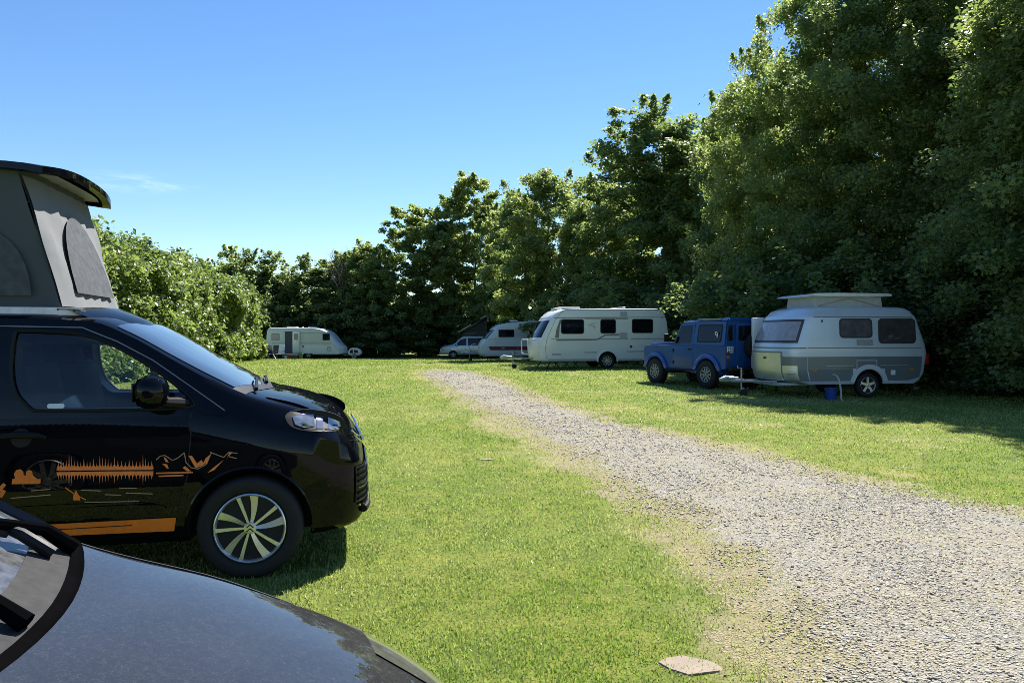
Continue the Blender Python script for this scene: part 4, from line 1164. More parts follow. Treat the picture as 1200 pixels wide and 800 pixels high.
# ------------------------------------------------------------------ caravans
class Slice:
    """horizontal outlines stacked in z: z, xf, xr, w, rf, rr  (front at +x)"""
    def __init__(s, keys, nf=2.6, nr=3.2):
        a = np.array(sorted(keys), float); s.z = a[:, 0]; s.p = a[:, 1:]; s.nf, s.nr = nf, nr
    def par(s, z): return [float(np.interp(z, s.z, s.p[:, k])) for k in range(5)]
    def pt(s, z, u, off=0):
        """u in 0..2: from the front centre over the left side (+y) to the rear centre (1) and back on the right"""
        xf, xr, w, rf, rr = s.par(z); xf += off; xr -= off; w += off
        sg = 1
        if u > 1: u = 2 - u; sg = -1
        if u < .25:
            a = u / .25 * math.pi / 2
            return (xf - rf + rf * math.cos(a) ** (2 / s.nf), sg * w * math.sin(a) ** (2 / s.nf), z)
        if u < .75:
            k = (u - .25) / .5; return (xf - rf + (xr + rr - xf + rf) * k, sg * w, z)
        a = (u - .75) / .25 * math.pi / 2
        return (xr + rr - rr * math.sin(a) ** (2 / s.nr), sg * w * max(0, math.cos(a)) ** (2 / s.nr), z)
    def us(s):
        f = [k / 40 for k in range(10)]; m = [.25 + .5 * k / 10 for k in range(10)]; r = [.75 + k / 40 for k in range(11)]
        h = f + m + r
        return h + [2 - q for q in h[-2:0:-1]]
    def body(s, zs=None):
        bm = B(); rings = []
        zz = []
        for a, b in zip(s.z, s.z[1:]):
            k = max(1, int((b - a) / .12)); zz += [a + (b - a) * i / k for i in range(k)]
        zz.append(s.z[-1])
        for z in zz: rings.append([bm.verts.new(s.pt(z, u)) for u in s.us()])
        n = len(rings[0])
        for a, b in zip(rings, rings[1:]):
            for k in range(n): bm.faces.new((a[k], a[(k + 1) % n], b[(k + 1) % n], b[k]))
        bm.faces.new(rings[0][::-1]); bm.faces.new(rings[-1])
        return bm
    def front_patch(s, bm, u0, u1, z0, z1, off=.012, nu=14, nz=5, thick=.02):
        """part of the front face; u from -.25 (right side) to .25 (left side)"""
        g = []
        for j in range(nz + 1):
            z = z0 + (z1 - z0) * j / nz
            g.append([bm.verts.new(s.pt(z, u if u >= 0 else 2 + u, off)) for u in [u0 + (u1 - u0) * i / nu for i in range(nu + 1)]])
        for a, b in zip(g, g[1:]):
            for i in range(nu): bm.faces.new((a[i], a[i + 1], b[i + 1], b[i]))
        r = bmesh.ops.extrude_edge_only(bm, edges=[e for e in bm.edges if len(e.link_faces) == 1])
        for v in [v for v in r['geom'] if isinstance(v, bmesh.types.BMVert)]: v.co.x -= thick
        return bm
    def side(s, bm, pts, sg, off=.004, thick=.012):
        a = [bm.verts.new((x, sg * (s.par(z)[2] + off), z)) for x, z in pts]
        b = [bm.verts.new((x, sg * (s.par(z)[2] + off - thick), z)) for x, z in pts]
        n = len(pts); bm.faces.new(a); bm.faces.new(b[::-1])
        for k in range(n): bm.faces.new((a[k], b[k], b[(k + 1) % n], a[(k + 1) % n]))
        return bm
    def line(s, bm, pts, w, sg, off=.004):
        for a, b in zip(pts, pts[1:]):
            d = (b[0] - a[0], b[1] - a[1]); l = math.hypot(*d); n = (-d[1] / l * w / 2, d[0] / l * w / 2)
            q = [(a[0] + n[0], a[1] + n[1]), (b[0] + n[0], b[1] + n[1]), (b[0] - n[0], b[1] - n[1]), (a[0] - n[0], a[1] - n[1])]
            s.side(bm, q, sg, off, .006)
        return bm

def window(S, parent, pts, sg, glass='dark_glass', frame='dark_print', fw=.018, inset=.03):
    bm = B(); S.side(bm, pts, sg, .010, .03); f = obj('window', bm, M[frame], parent, None)
    cx = sum(p[0] for p in pts) / len(pts); cz = sum(p[1] for p in pts) / len(pts)
    w = max(p[0] for p in pts) - min(p[0] for p in pts); h = max(p[1] for p in pts) - min(p[1] for p in pts)
    q = [(cx + (x - cx) * (1 - 2 * inset / w), cz + (z - cz) * (1 - 2 * inset / h)) for x, z in pts]
    bm = B(); S.side(bm, q, sg, .0135, .006); obj('pane', bm, M[glass], f, None)
    return f

def drawbar(t, x0, x1, zb, sg, jock=True, wd=.55, hood='white_trim', tall=.30):
    bm = B()
    for q in (-1, 1): tube(bm, [(x0, q * wd, zb), (x1 - .25, q * .05, zb + .02)], .035, 6)
    tube(bm, [(x1 - .35, 0, zb + .02), (x1, 0, zb + .03)], .035, 8)
    d = obj('drawbar', bm, M['galv'], t)
    bm = B(); tube(bm, [(x1 - .45, 0, zb + .06), (x1 - .12, 0, zb + .09), (x1 + .04, 0, zb + .04)], [.05, .06, .045], 8); obj('coupling', bm, M['steel'], d)
    bm = B(); tube(bm, [(x1 - .5, 0, zb + .08), (x1 - .62, .02, zb + .22), (x1 - .55, .02, zb + .34)], .016, 6); obj('brake_lever', bm, M['black_plastic'], d)
    if jock:
        jx = x1 - .50
        bm = B(); tube(bm, [(jx, .10, zb + tall), (jx, .10, .16)], .022, 8); tube(bm, [(jx, .10, zb + tall), (jx + .10, .10, zb + tall), (jx + .10, .10, zb + tall + .06)], .012, 6); j = obj('jockey_post', bm, M['galv'], t)
        bm = B(); lathe(bm, [(-.03, .05), (-.032, .10), (0, .108), (.032, .10), (.03, .05)], (jx - .06, .10, .10), n=20); obj('jockey_wheel', bm, M['rubber'], j)
    return d

def steadies(t, xs, zb, w, rake=.25):
    for x, r in xs:
        for q in (-1, 1):
            bm = B(); tube(bm, [(x, q * w, zb + .02), (x + r, q * (w + .08), .03)], .022, 6); box(bm, (x + r, q * (w + .08), .02), (.10, .10, .02))
            obj('steady_leg', bm, M['dark_under'], t)

def roof_box(t, x, y, z, s, mat='white_trim', name='roof_hatch'):
    bm = B(); box(bm, (x, y, z), s, bev=min(s) * .3); return obj(name, bm, M[mat], t)

def arch_cut(body, x, sgw, rad, z, depth=.28):
    cm = []
    for sg in (-1, 1):
        bm = B(); lathe(bm, [(sg * (sgw - depth), rad), (sg * (sgw + .3), rad)], (x, 0, z), n=28); cm.append(obj('arch', bm, M['dark_under'], None, None))
    cut(body, cm)

def place(px, depth, dy=0, h=180, off=(0, 0)):
    """base so that the local point off lands at photo column px and the given depth"""
    p = G(px, depth); a = R(h)
    bx = p.x - (off[0] * math.cos(a) - off[1] * math.sin(a)); by = p.y - (off[0] * math.sin(a) + off[1] * math.cos(a))
    return Vector((bx, by, float(gh(bx, by))))

def white_caravan():
    H = 190
    t = empty('caravan', place(711.6, 32.3, h=H, off=(0, 1.1)), R(H), 'large white caravan with three dark side windows and grey swoosh lines, nose to the left', 'caravan')
    S = Slice([(.34, 3.02, -2.68, 1.14, .42, .12), (.40, 3.06, -2.74, 1.15, .42, .12), (.9, 3.12, -2.76, 1.15, .44, .12), (1.25, 3.06, -2.76, 1.15, .44, .12), (1.45, 2.96, -2.75, 1.15, .42, .12), (2.05, 2.62, -2.68, 1.15, .36, .14),
               (2.32, 2.38, -2.60, 1.14, .34, .2), (2.44, 2.20, -2.54, 1.12, .34, .25), (2.50, 1.98, -2.46, 1.06, .34, .3), (2.53, 1.75, -2.36, .98, .34, .3)], 2.4, 4)
    b = obj('body', S.body(), M['white_gel'], None, 40); arch_cut(b, 0, 1.15, .40, .33); b.parent = t
    sg = 1
    for s_ in (1, -1):
        window(S, t, rrect(1.02, 1.46, 2.02, 2.08, .10), s_); window(S, t, rrect(-.36, 1.48, .32, 2.08, .09), s_); window(S, t, rrect(-2.0, 1.50, -1.06, 2.10, .09), s_)
        bm = B(); S.side(bm, [(2.10, 1.30), (2.26, 1.30), (2.22, 1.62), (2.06, 2.05), (1.98, 2.05), (2.06, 1.80)], s_, .005); obj('side_print', bm, M['grey_print'], b, None)
        bm = B()
        S.line(bm, [(2.45, 1.245), (-.9, 1.245), ], .022, s_); S.line(bm, [(2.2, 1.20), (.45, 1.23), (.1, 1.42), (-.5, 1.44)], .055, s_, .006); S.line(bm, [(-1.0, 1.265), (-2.70, 1.265)], .03, s_)
        S.line(bm, [(2.3, 2.13), (-.9, 2.13)], .025, s_); S.line(bm, [(-.9, 2.10), (1.0, 2.10)], .02, s_, .006); S.line(bm, [(-.6, .72), (-2.72, .74)], .035, s_); S.line(bm, [(1.0, .69), (.45, .69)], .035, s_)
        S.line(bm, [(2.1, 2.185), (-2.6, 2.185)], .010, s_)
        obj('side_stripe', bm, M['grey_print'], b, None)
        bm = B(); S.side(bm, [(.86, 1.84), (.62, 1.92), (.42, 1.90), (.62, 1.885), (.78, 1.83), (.52, 1.79), (.58, 1.64), (.60, 1.76)], s_, .005); obj('emblem', bm, M['pale_print'], b, None)
        for P in (rrect(-.85, 2.22, -.55, 2.50 - .03, .02) if False else rrect(-.86, 2.20, -.56, 2.40, .02), rrect(-.86, 1.24, -.52, 1.52, .02)):
            bm = B(); S.side(bm, P, s_, .010, .015); obj('fridge_vent', bm, M['pale_print'], b, None)
        bm = B(); S.side(bm, rrect(1.15, .62, 2.0, 1.02, .03), s_, .008, .012); obj('service_flap', bm, M['white_gel'], b, None)
        bm = B(); S.side(bm, rrect(-.85, .66, -.42, 1.0, .03), s_, .008, .012); obj('service_flap', bm, M['white_gel'], b, None)
        bm = B(); S.side(bm, arc(-1.03, .93, .055, 0, 345, 14), s_, .008, .012); obj('socket_cap', bm, M['dark_print'], b, None)
        bm = B(); S.line(bm, [(2.55, .40), (.48, .40)], .05, s_, .012); S.line(bm, [(-.48, .40), (-2.66, .40)], .05, s_, .012); S.line(bm, [(2.4, .62), (2.0, .62)], .08, s_, .006); obj('skirt_rail', bm, M['pale_print'], b, None)
        bm = B(); P = [(x, s_ * 1.155, z) for x, z in arc(0, .33, .43, -5, 185, 18)]; tube(bm, P, .035, 6); obj('wheel_arch', bm, M['white_trim'], b)
        # dark seam round the front edge of the side wall
        bm = B(); tube(bm, [(S.par(z)[0] - S.par(z)[3] - .01, s_ * (S.par(z)[2] + .002), z) for z in (.42, .9, 1.25, 1.45, 2.05, 2.32, 2.44)], .008, 5); obj('corner_seam', bm, M['grey_print'], b)
        bm = B(); tube(bm, [(x, s_ * (1.075), 2.497) for x in (1.95, -2.4)], .016, 6); obj('roof_rail', bm, M['grey_print'], b)
    bm = B(); S.front_patch(bm, -.17, .17, 1.32, 2.02, .014); obj('front_window', bm, M['dark_glass'], t, 50)
    bm = B(); S.front_patch(bm, -.15, .15, .52, 1.20, .014); obj('gas_locker_lid', bm, M['white_gel'], t, 50)
    bm = B(); S.front_patch(bm, -.12, .12, 2.12, 2.24, .012, 12, 2); obj('brow_print', bm, M['pale_print'], t, 50)
    for q in (-1, 1):
        bm = B(); tube(bm, [(3.30, q * .74, .60), (3.34, q * .74, 1.18), (3.30, q * .72, 1.22), (3.02, q * .70, 1.22)], .022, 8); obj('bike_rack_arm', bm, M['white_trim'], t)
    bm = B(); tube(bm, [(3.30, -.74, .62), (3.30, .74, .62)], .018, 8); obj('bike_rack_bar', bm, M['white_trim'], t)
    for s_ in (1, -1):
        wheel(t, 0, s_ * 1.02, .33, .33, .2, s_, .205, 5, 'double')
        bm = B(); box(bm, (-2.765, s_ * .95, .85), (.03, .22, .3), bev=.01); obj('tail_light', bm, M['red_lens'], t)
    drawbar(t, 2.6, 4.35, .42, 1, hood='white_trim')
    steadies(t, [(2.35, .22), (-2.2, -.2)], .34, .85)
    bm = B()
    for x in (2.2, 1.75, 1.35): tube(bm, [(x, .5, .34), (x - .25, .6, .05)], .018, 5); tube(bm, [(x - .25, .5, .34), (x, .6, .05)], .018, 5)
    obj('underframe', bm, M['dark_under'], t)
    roof_box(t, 1.45, 0, 2.56, (.95, .75, .10)); roof_box(t, 2.0, .2, 2.53, (.3, .6, .06)); bm = B(); prism(bm, [(-1.05, 2.51), (-.25, 2.51), (-.30, 2.56), (-.85, 2.63), (-1.05, 2.63)], -.35, .35, .02); obj('roof_vent', bm, M['pale_print'], t)
    return t

def silver_caravan():
    H = 190
    t = empty('caravan', place(1018, 19.1, h=H, off=(0, .98)), R(H), 'two-tone silver caravan in the shade with raised pop-top roof and curved nose', 'caravan')
    S = Slice([(.34, 1.95, -1.38, .97, .58, .18), (.42, 2.20, -1.52, .99, .60, .2), (.60, 2.28, -1.64, 1.0, .62, .22), (1.10, 2.30, -1.72, 1.0, .62, .22), (1.30, 2.27, -1.68, 1.0, .60, .22), (1.98, 1.98, -1.44, .955, .52, .20),
               (2.03, 1.95, -1.42, .95, .52, .20), (2.06, 1.90, -1.39, .93, .50, .22), (2.16, 1.80, -1.32, .90, .48, .24), (2.23, 1.62, -1.20, .85, .48, .26), (2.26, 1.40, -1.02, .77, .5, .3)], 3.0, 3.6)
    b = obj('body', S.body(), M['silver_white'], None, 40)
    arch_cut(b, 0, 1.0, .395, .31)
    b.data.materials.append(M['silver_grey']); b.data.materials.append(M['silver_grasslit'])
    b.parent = t
    for s_ in (1, -1):
        # grey lower body skin
        bm = B(); S.side(bm, [(1.66, .72), (1.67, 1.02), (-1.48, 1.02), (-1.45, .72)], s_, .004, .01); S.side(bm, [(1.58, .42), (1.66, .718), (.44, .718), (.44, .42)], s_, .004, .01); S.side(bm, [(-.44, .42), (-.44, .718), (-1.45, .718), (-1.40, .50), (-1.1, .42)], s_, .004, .01)
        obj('lower_skin', bm, M['silver_grey'], b, None)
        window(S, t, rrect(-.10, 1.48, .80, 1.97, .10), s_, 'dim_curtain', 'dark_print', .018, .045); window(S, t, rrect(-1.30, 1.34, -.26, 1.97, .11), s_, 'brown_pane', 'dark_print', .018, .045)
        bm = B(); S.line(bm, [(1.66, 1.235), (-1.46, 1.235)], .02, s_); S.line(bm, [(1.48, 2.0), (-1.22, 2.0)], .025, s_, .008); obj('trim_line', bm, M['grey_print'], b, None)
        bm = B(); S.line(bm, [(1.15, .80), (.42, .80)], .016, s_, .008); S.line(bm, [(-.30, .80), (-1.08, .80)], .016, s_, .008); obj('chrome_line', bm, M['steel'], b, None)
        bm = B(); S.side(bm, rrect(-.22, .70, .36, .95, .03), s_, .012, .02); f = obj('service_hatch', bm, M['galv'], b, None)
        bm = B(); S.side(bm, rrect(-.18, .74, .32, .91, .02), s_, .016, .01); obj('hatch_panel', bm, M['silver_grey'], f, None)
        bm = B(); S.side(bm, rrect(-.10, 1.30, .34, 1.44, .01), s_, .012, .02); obj('fridge_vent', bm, M['galv'], b, None)
        bm = B(); S.side(bm, rrect(-.72, .56, -.60, .68, .01), s_, .012, .02); obj('socket_cap', bm, M['white_trim'], b, None)
        bm = B(); S.side(bm, rrect(1.42, .66, 1.54, .72, .02), s_, .012, .02); S.side(bm, rrect(-1.24, .66, -1.12, .72, .02), s_, .012, .02); obj('side_reflector', bm, M['amber'], b, None)
        bm = B(); S.side(bm, arc(0, .31, .52, 10, 170, 16) + arc(-.0, .31, .405, 170, 10, 16), s_, .03, .05); obj('mudguard', bm, M['silver_white'], b)
        wheel(t, 0, s_ * .88, .31, .31, .18, s_, .205, 5, 'plain')
        bm = B(); tube(bm, [(1.26, s_ * .945, 1.86), (1.26, s_ * .955, 1.93)], .025, 6); obj('awning_lamp', bm, M['dark_print'], b)
    # front: curtained window in a frame, gas locker and nose patch with yellow grass light in their colour
    bm = B(); S.front_patch(bm, -.200, .200, 1.36, 1.94, .010, 22, 5); fw = obj('front_window', bm, M['dark_print'], t, 50)
    bm = B(); S.front_patch(bm, -.182, .182, 1.42, 1.885, .016, 22, 5); obj('pane', bm, M['curtain'], fw, 50)
    bm = B(); S.front_patch(bm, -.205, .205, .38, .80, .006, 26, 6); obj('nose_grasslight', bm, M['silver_grasslit'], b, 50)
    bm = B(); S.front_patch(bm, -.249, .249, .42, 1.02, .003, 30, 6); obj('nose_band', bm, M['silver_grey'], b, 50)
    bm = B(); S.front_patch(bm, -.108, .108, .40, 1.14, .016, 12, 6); obj('locker_frame', bm, M['grey_print'], t, 50)
    bm = B(); S.front_patch(bm, -.10, .10, .43, 1.11, .024, 12, 6); g = obj('gas_locker_door', bm, M['silver_grasslit'], t, 50)
    bm = B(); box(bm, (2.33, .12, .98), (.04, .08, .05), bev=.01); obj('latch', bm, M['dark_print'], g)
    bm = B(); box(bm, Vector(S.pt(.62, .17, .02)), (.06, .16, .06), Matrix.Rotation(R(55), 3, 'Z'), .02); obj('manoeuvre_handle', bm, M['steel'], t)
    bm = B(); S.front_patch(bm, -.248, .248, 1.22, 1.25, .014, 26, 1); obj('nose_trim', bm, M['grey_print'], b, 50)
    # rear spare wheel box
    bm = B(); box(bm, (-1.76, 0, .85), (.20, 1.1, .62), bev=.05); obj('rear_box', bm, M['silver_grey'], t)
    for q in (-1, 1):
        bm = B(); box(bm, (-1.72, q * .80, .95), (.12, .16, .30), bev=.03); obj('tail_light', bm, M['red_lens'], t)
        bm = B(); tube(bm, [(-1.2, q * .80, .36), (-1.42, q * .86, .05)], .02, 6); box(bm, (-1.43, q * .86, .03), (.12, .12, .02)); obj('steady_leg', bm, M['dark_under'], t)
        bm = B(); tube(bm, [(1.45, q * .70, .36), (1.55, q * .75, .05)], .022, 6); obj('steady_leg', bm, M['dark_under'], t)
    # A-frame in front
    bm = B(); prism(bm, [(1.30, .31), (2.30, .30), (2.30, .38), (1.30, .36)], -.80, .80, .02); obj('front_chassis', bm, M['galv'], t)
    drawbar(t, 2.2, 3.45, .38, 1, wd=.5, tall=.34)
    # pop-top
    bm = B(); prism(bm, [(1.28, 2.24), (1.24, 2.52), (-.56, 2.52), (-.60, 2.24)], -.66, .66); cvs = obj('pop_top_canvas', bm, M['canvas_white'], t, 30)
    for s_ in (1, -1):
        bm = B()
        for a, b_ in (((-.5, 2.28), (.34, 2.48)), ((.34, 2.48), (1.18, 2.28))): tube(bm, [(a[0], s_ * .668, a[1]), (b_[0], s_ * .668, b_[1])], .012, 5)
        obj('canvas_fold', bm, M['tan_print'], cvs)
    bm = B(); P = smooth_pts([(1.52, 2.51), (1.46, 2.56), (1.2, 2.605), (-.74, 2.605), (-.80, 2.57), (-.79, 2.52)], 1); prism(bm, P, -.78, .78, .02); obj('pop_top_lid', bm, M['white_trim'], t, 40)
    return t

def red_caravan():
    H = 188
    t = empty('caravan', place(625, 48, h=H, off=(-.2, 1.1)), R(H), 'off-white caravan with a dark red side band, half hidden by a bigger white one', 'caravan')
    S = Slice([(.36, 3.02, -2.9, 1.1, .45, .12), (.5, 3.12, -2.95, 1.12, .45, .12), (1.0, 3.15, -2.95, 1.12, .45, .12), (1.3, 3.0, -2.95, 1.12, .42, .12), (2.05, 2.35, -2.9, 1.12, .4, .14), (2.30, 2.0, -2.86, 1.11, .4, .2), (2.44, 1.3, -2.8, 1.08, .4, .3), (2.52, .3, -2.6, 1.02, .4, .3), (2.56, -.3, -2.4, .9, .4, .3)], 2.4, 4)
    b = obj('body', S.body(), M['white_gel_b'], None, 40); arch_cut(b, -.3, 1.12, .40, .33); b.parent = t
    for s_ in (1, -1):
        window(S, t, rrect(1.0, 1.52, 2.0, 2.0, .05), s_); window(S, t, rrect(-.65, 1.52, .05, 2.0, .05), s_)
        bm = B(); S.side(bm, [(2.5, .72), (2.62, .95), (-2.8, .95), (-2.8, .72)], s_, .006); rs = obj('red_band', bm, M['red_print'], b, None)
        bm = B(); S.side(bm, rrect(1.62, .81, 1.80, .87, .01), s_, .010, .006); obj('emblem', bm, M['pale_print'], rs, None)
        bm = B(); S.side(bm, rrect(.72, .80, .84, .88, .01), s_, .010, .006); obj('side_reflector', bm, M['amber'], rs, None)
        bm = B(); S.line(bm, [(2.6, 1.42), (-2.8, 1.42)], .02, s_); S.line(bm, [(2.1, 2.12), (-2.8, 2.12)], .02, s_); obj('side_stripe', bm, M['pale_print'], b, None)
        bm = B(); S.side(bm, rrect(.15, 1.50, .98, 2.06, .02), s_, .004); obj('print_panel', bm, M['pale_print'], b, None)
        wheel(t, -.3, s_ * .98, .33, .33, .2, s_, .2, 5, 'plain', 'galv')
    bm = B(); S.front_patch(bm, -.16, .16, 1.42, 1.98, .012); obj('front_window', bm, M['dark_glass'], t, 50)
    bm = B(); S.front_patch(bm, -.15, .15, .5, 1.15, .012); obj('gas_locker_lid', bm, M['white_gel_b'], t, 50)
    drawbar(t, 2.7, 4.2, .48, 1, tall=.45)
    steadies(t, [(2.3, .2), (-2.4, -.2)], .36, .85)
    for x in (.9, -.3): roof_box(t, x, .1, 2.56, (.5, .5, .08))
    bm = B(); tube(bm, [(3.1, -.6, .6), (3.45, -.6, .85), (3.45, .6, .85), (3.1, .6, .6)], .03, 6); tube(bm, [(3.45, -.1, .85), (3.6, -.1, 1.05), (3.35, .1, 1.1)], .02, 6); obj('bike_rack', bm, M['white_trim'], t)
    return t

def far_caravan():
    H = -1
    t = empty('caravan', place(372, 62.5, h=H, off=(0, -1.1)), R(H), 'distant white caravan with its door open, parked beside the end of the hedge', 'caravan')
    S = Slice([(.36, 1.98, -4.12, 1.1, .4, .1), (.45, 2.10, -4.2, 1.12, .4, .1), (.95, 2.02, -4.22, 1.12, .4, .1), (1.3, 1.72, -4.22, 1.12, .4, .1), (1.9, 1.25, -4.2, 1.12, .4, .1), (2.2, .95, -4.17, 1.12, .4, .14), (2.42, .45, -4.12, 1.1, .4, .16), (2.52, -.2, -4.02, 1.06, .4, .2), (2.55, -.8, -3.9, .98, .4, .25)], 2.6, 5)
    b = obj('body', S.body(), M['white_gel_b'], None, 40); arch_cut(b, -.75, 1.12, .36, .33); b.parent = t
    for s_ in (1, -1):
        window(S, t, rrect(.42, 1.52, 1.02, 2.06, .05), s_)
        bm = B(); S.line(bm, [(1.1, 1.28), (-1.6, 1.28)], .03, s_); S.line(bm, [(-2.75, 1.28), (-3.7, 1.28)], .03, s_); S.line(bm, [(.9, 2.12), (-1.6, 2.12)], .02, s_); obj('side_stripe', bm, M['grey_print'], b, None)
        bm = B(); S.side(bm, rrect(.82, .66, 1.14, 1.0, .02), s_, .006); obj('service_flap', bm, M['grey_print'], b, None)
        bm = B(); S.side(bm, rrect(.85, .69, 1.11, .97, .02), s_, .010); obj('service_flap', bm, M['white_gel_b'], b, None)
        for x in (-.75, ): wheel(t, x, s_ * .98, .33, .33, .2, s_, .2, 5, 'plain', 'galv')
    s_ = -1
    window(S, t, rrect(-3.75, 1.50, -3.10, 2.06, .05), s_, 'curtain')
    bm = B(); S.side(bm, rrect(-2.66, .46, -2.0, 2.24, .04), s_, .006); dw = obj('doorway', bm, M['dark_print'], t, None)
    bm = B()
    for k in range(10): x = -2.63 + k * .062; S.side(bm, [(x, .55), (x + .05, .55), (x + .05, 2.2), (x, 2.2)], s_, .02, .008)
    obj('strip_curtain', bm, M['curtain_strips'], dw, None)
    bm = B(); box(bm, (-1.72, -1.20, 1.36), (.60, .05, 1.74), Matrix.Rotation(R(-8), 3, 'Z'), .015); d = obj('door', bm, M['white_gel'], t)
    bm = B(); box(bm, (-1.72, -1.235, 1.80), (.34, .02, .50), Matrix.Rotation(R(-8), 3, 'Z')); obj('door_pane', bm, M['tan_print'], d)
    bm = B(); S.side(bm, rrect(-3.60, .45, -2.95, 1.12, .02), s_, .012); obj('boot_flap', bm, M['dark_print'], t, None)
    bm = B(); S.side(bm, rrect(-1.25, .95, -1.10, 1.10, .02), s_, .012); obj('vent_cap', bm, M['grey_print'], t, None)
    bm = B(); S.side(bm, [(1.9, .47), (-1.5, .47), (-1.5, 1.12), (1.2, 1.12)], s_, .003, .004); obj('lower_skin', bm, M['white_gel'], b, None)
    bm = B(); S.front_patch(bm, -.085, .085, 1.35, 1.95, .012); obj('front_window', bm, M['pale_print'], t, 50)
    bm = B(); S.front_patch(bm, -.16, .16, .5, 1.05, .03); obj('gas_locker_lid', bm, M['white_trim'], t, 50)
    drawbar(t, 1.8, 3.4, .45, 1)
    steadies(t, [(1.6, .2), (-3.7, -.2)], .36, .85)
    for x, s in ((-2.35, (.8, .6, .08)), (-.7, (.6, .6, .07)), (-1.5, (.12, .12, .14))): roof_box(t, x, 0, 2.58, s)
    bm = B(); box(bm, (-2.3, -1.42, .26), (.62, .36, .05), bev=.01); box(bm, (-2.3, -1.42, .12), (.5, .3, .22)); tag(obj('door_step', bm, M['white_plastic'], None), 'pale step below the open door of the distant caravan', 'step').matrix_world = t.matrix_basis
    return t
CARA = [white_caravan(), silver_caravan(), red_caravan(), far_caravan()]

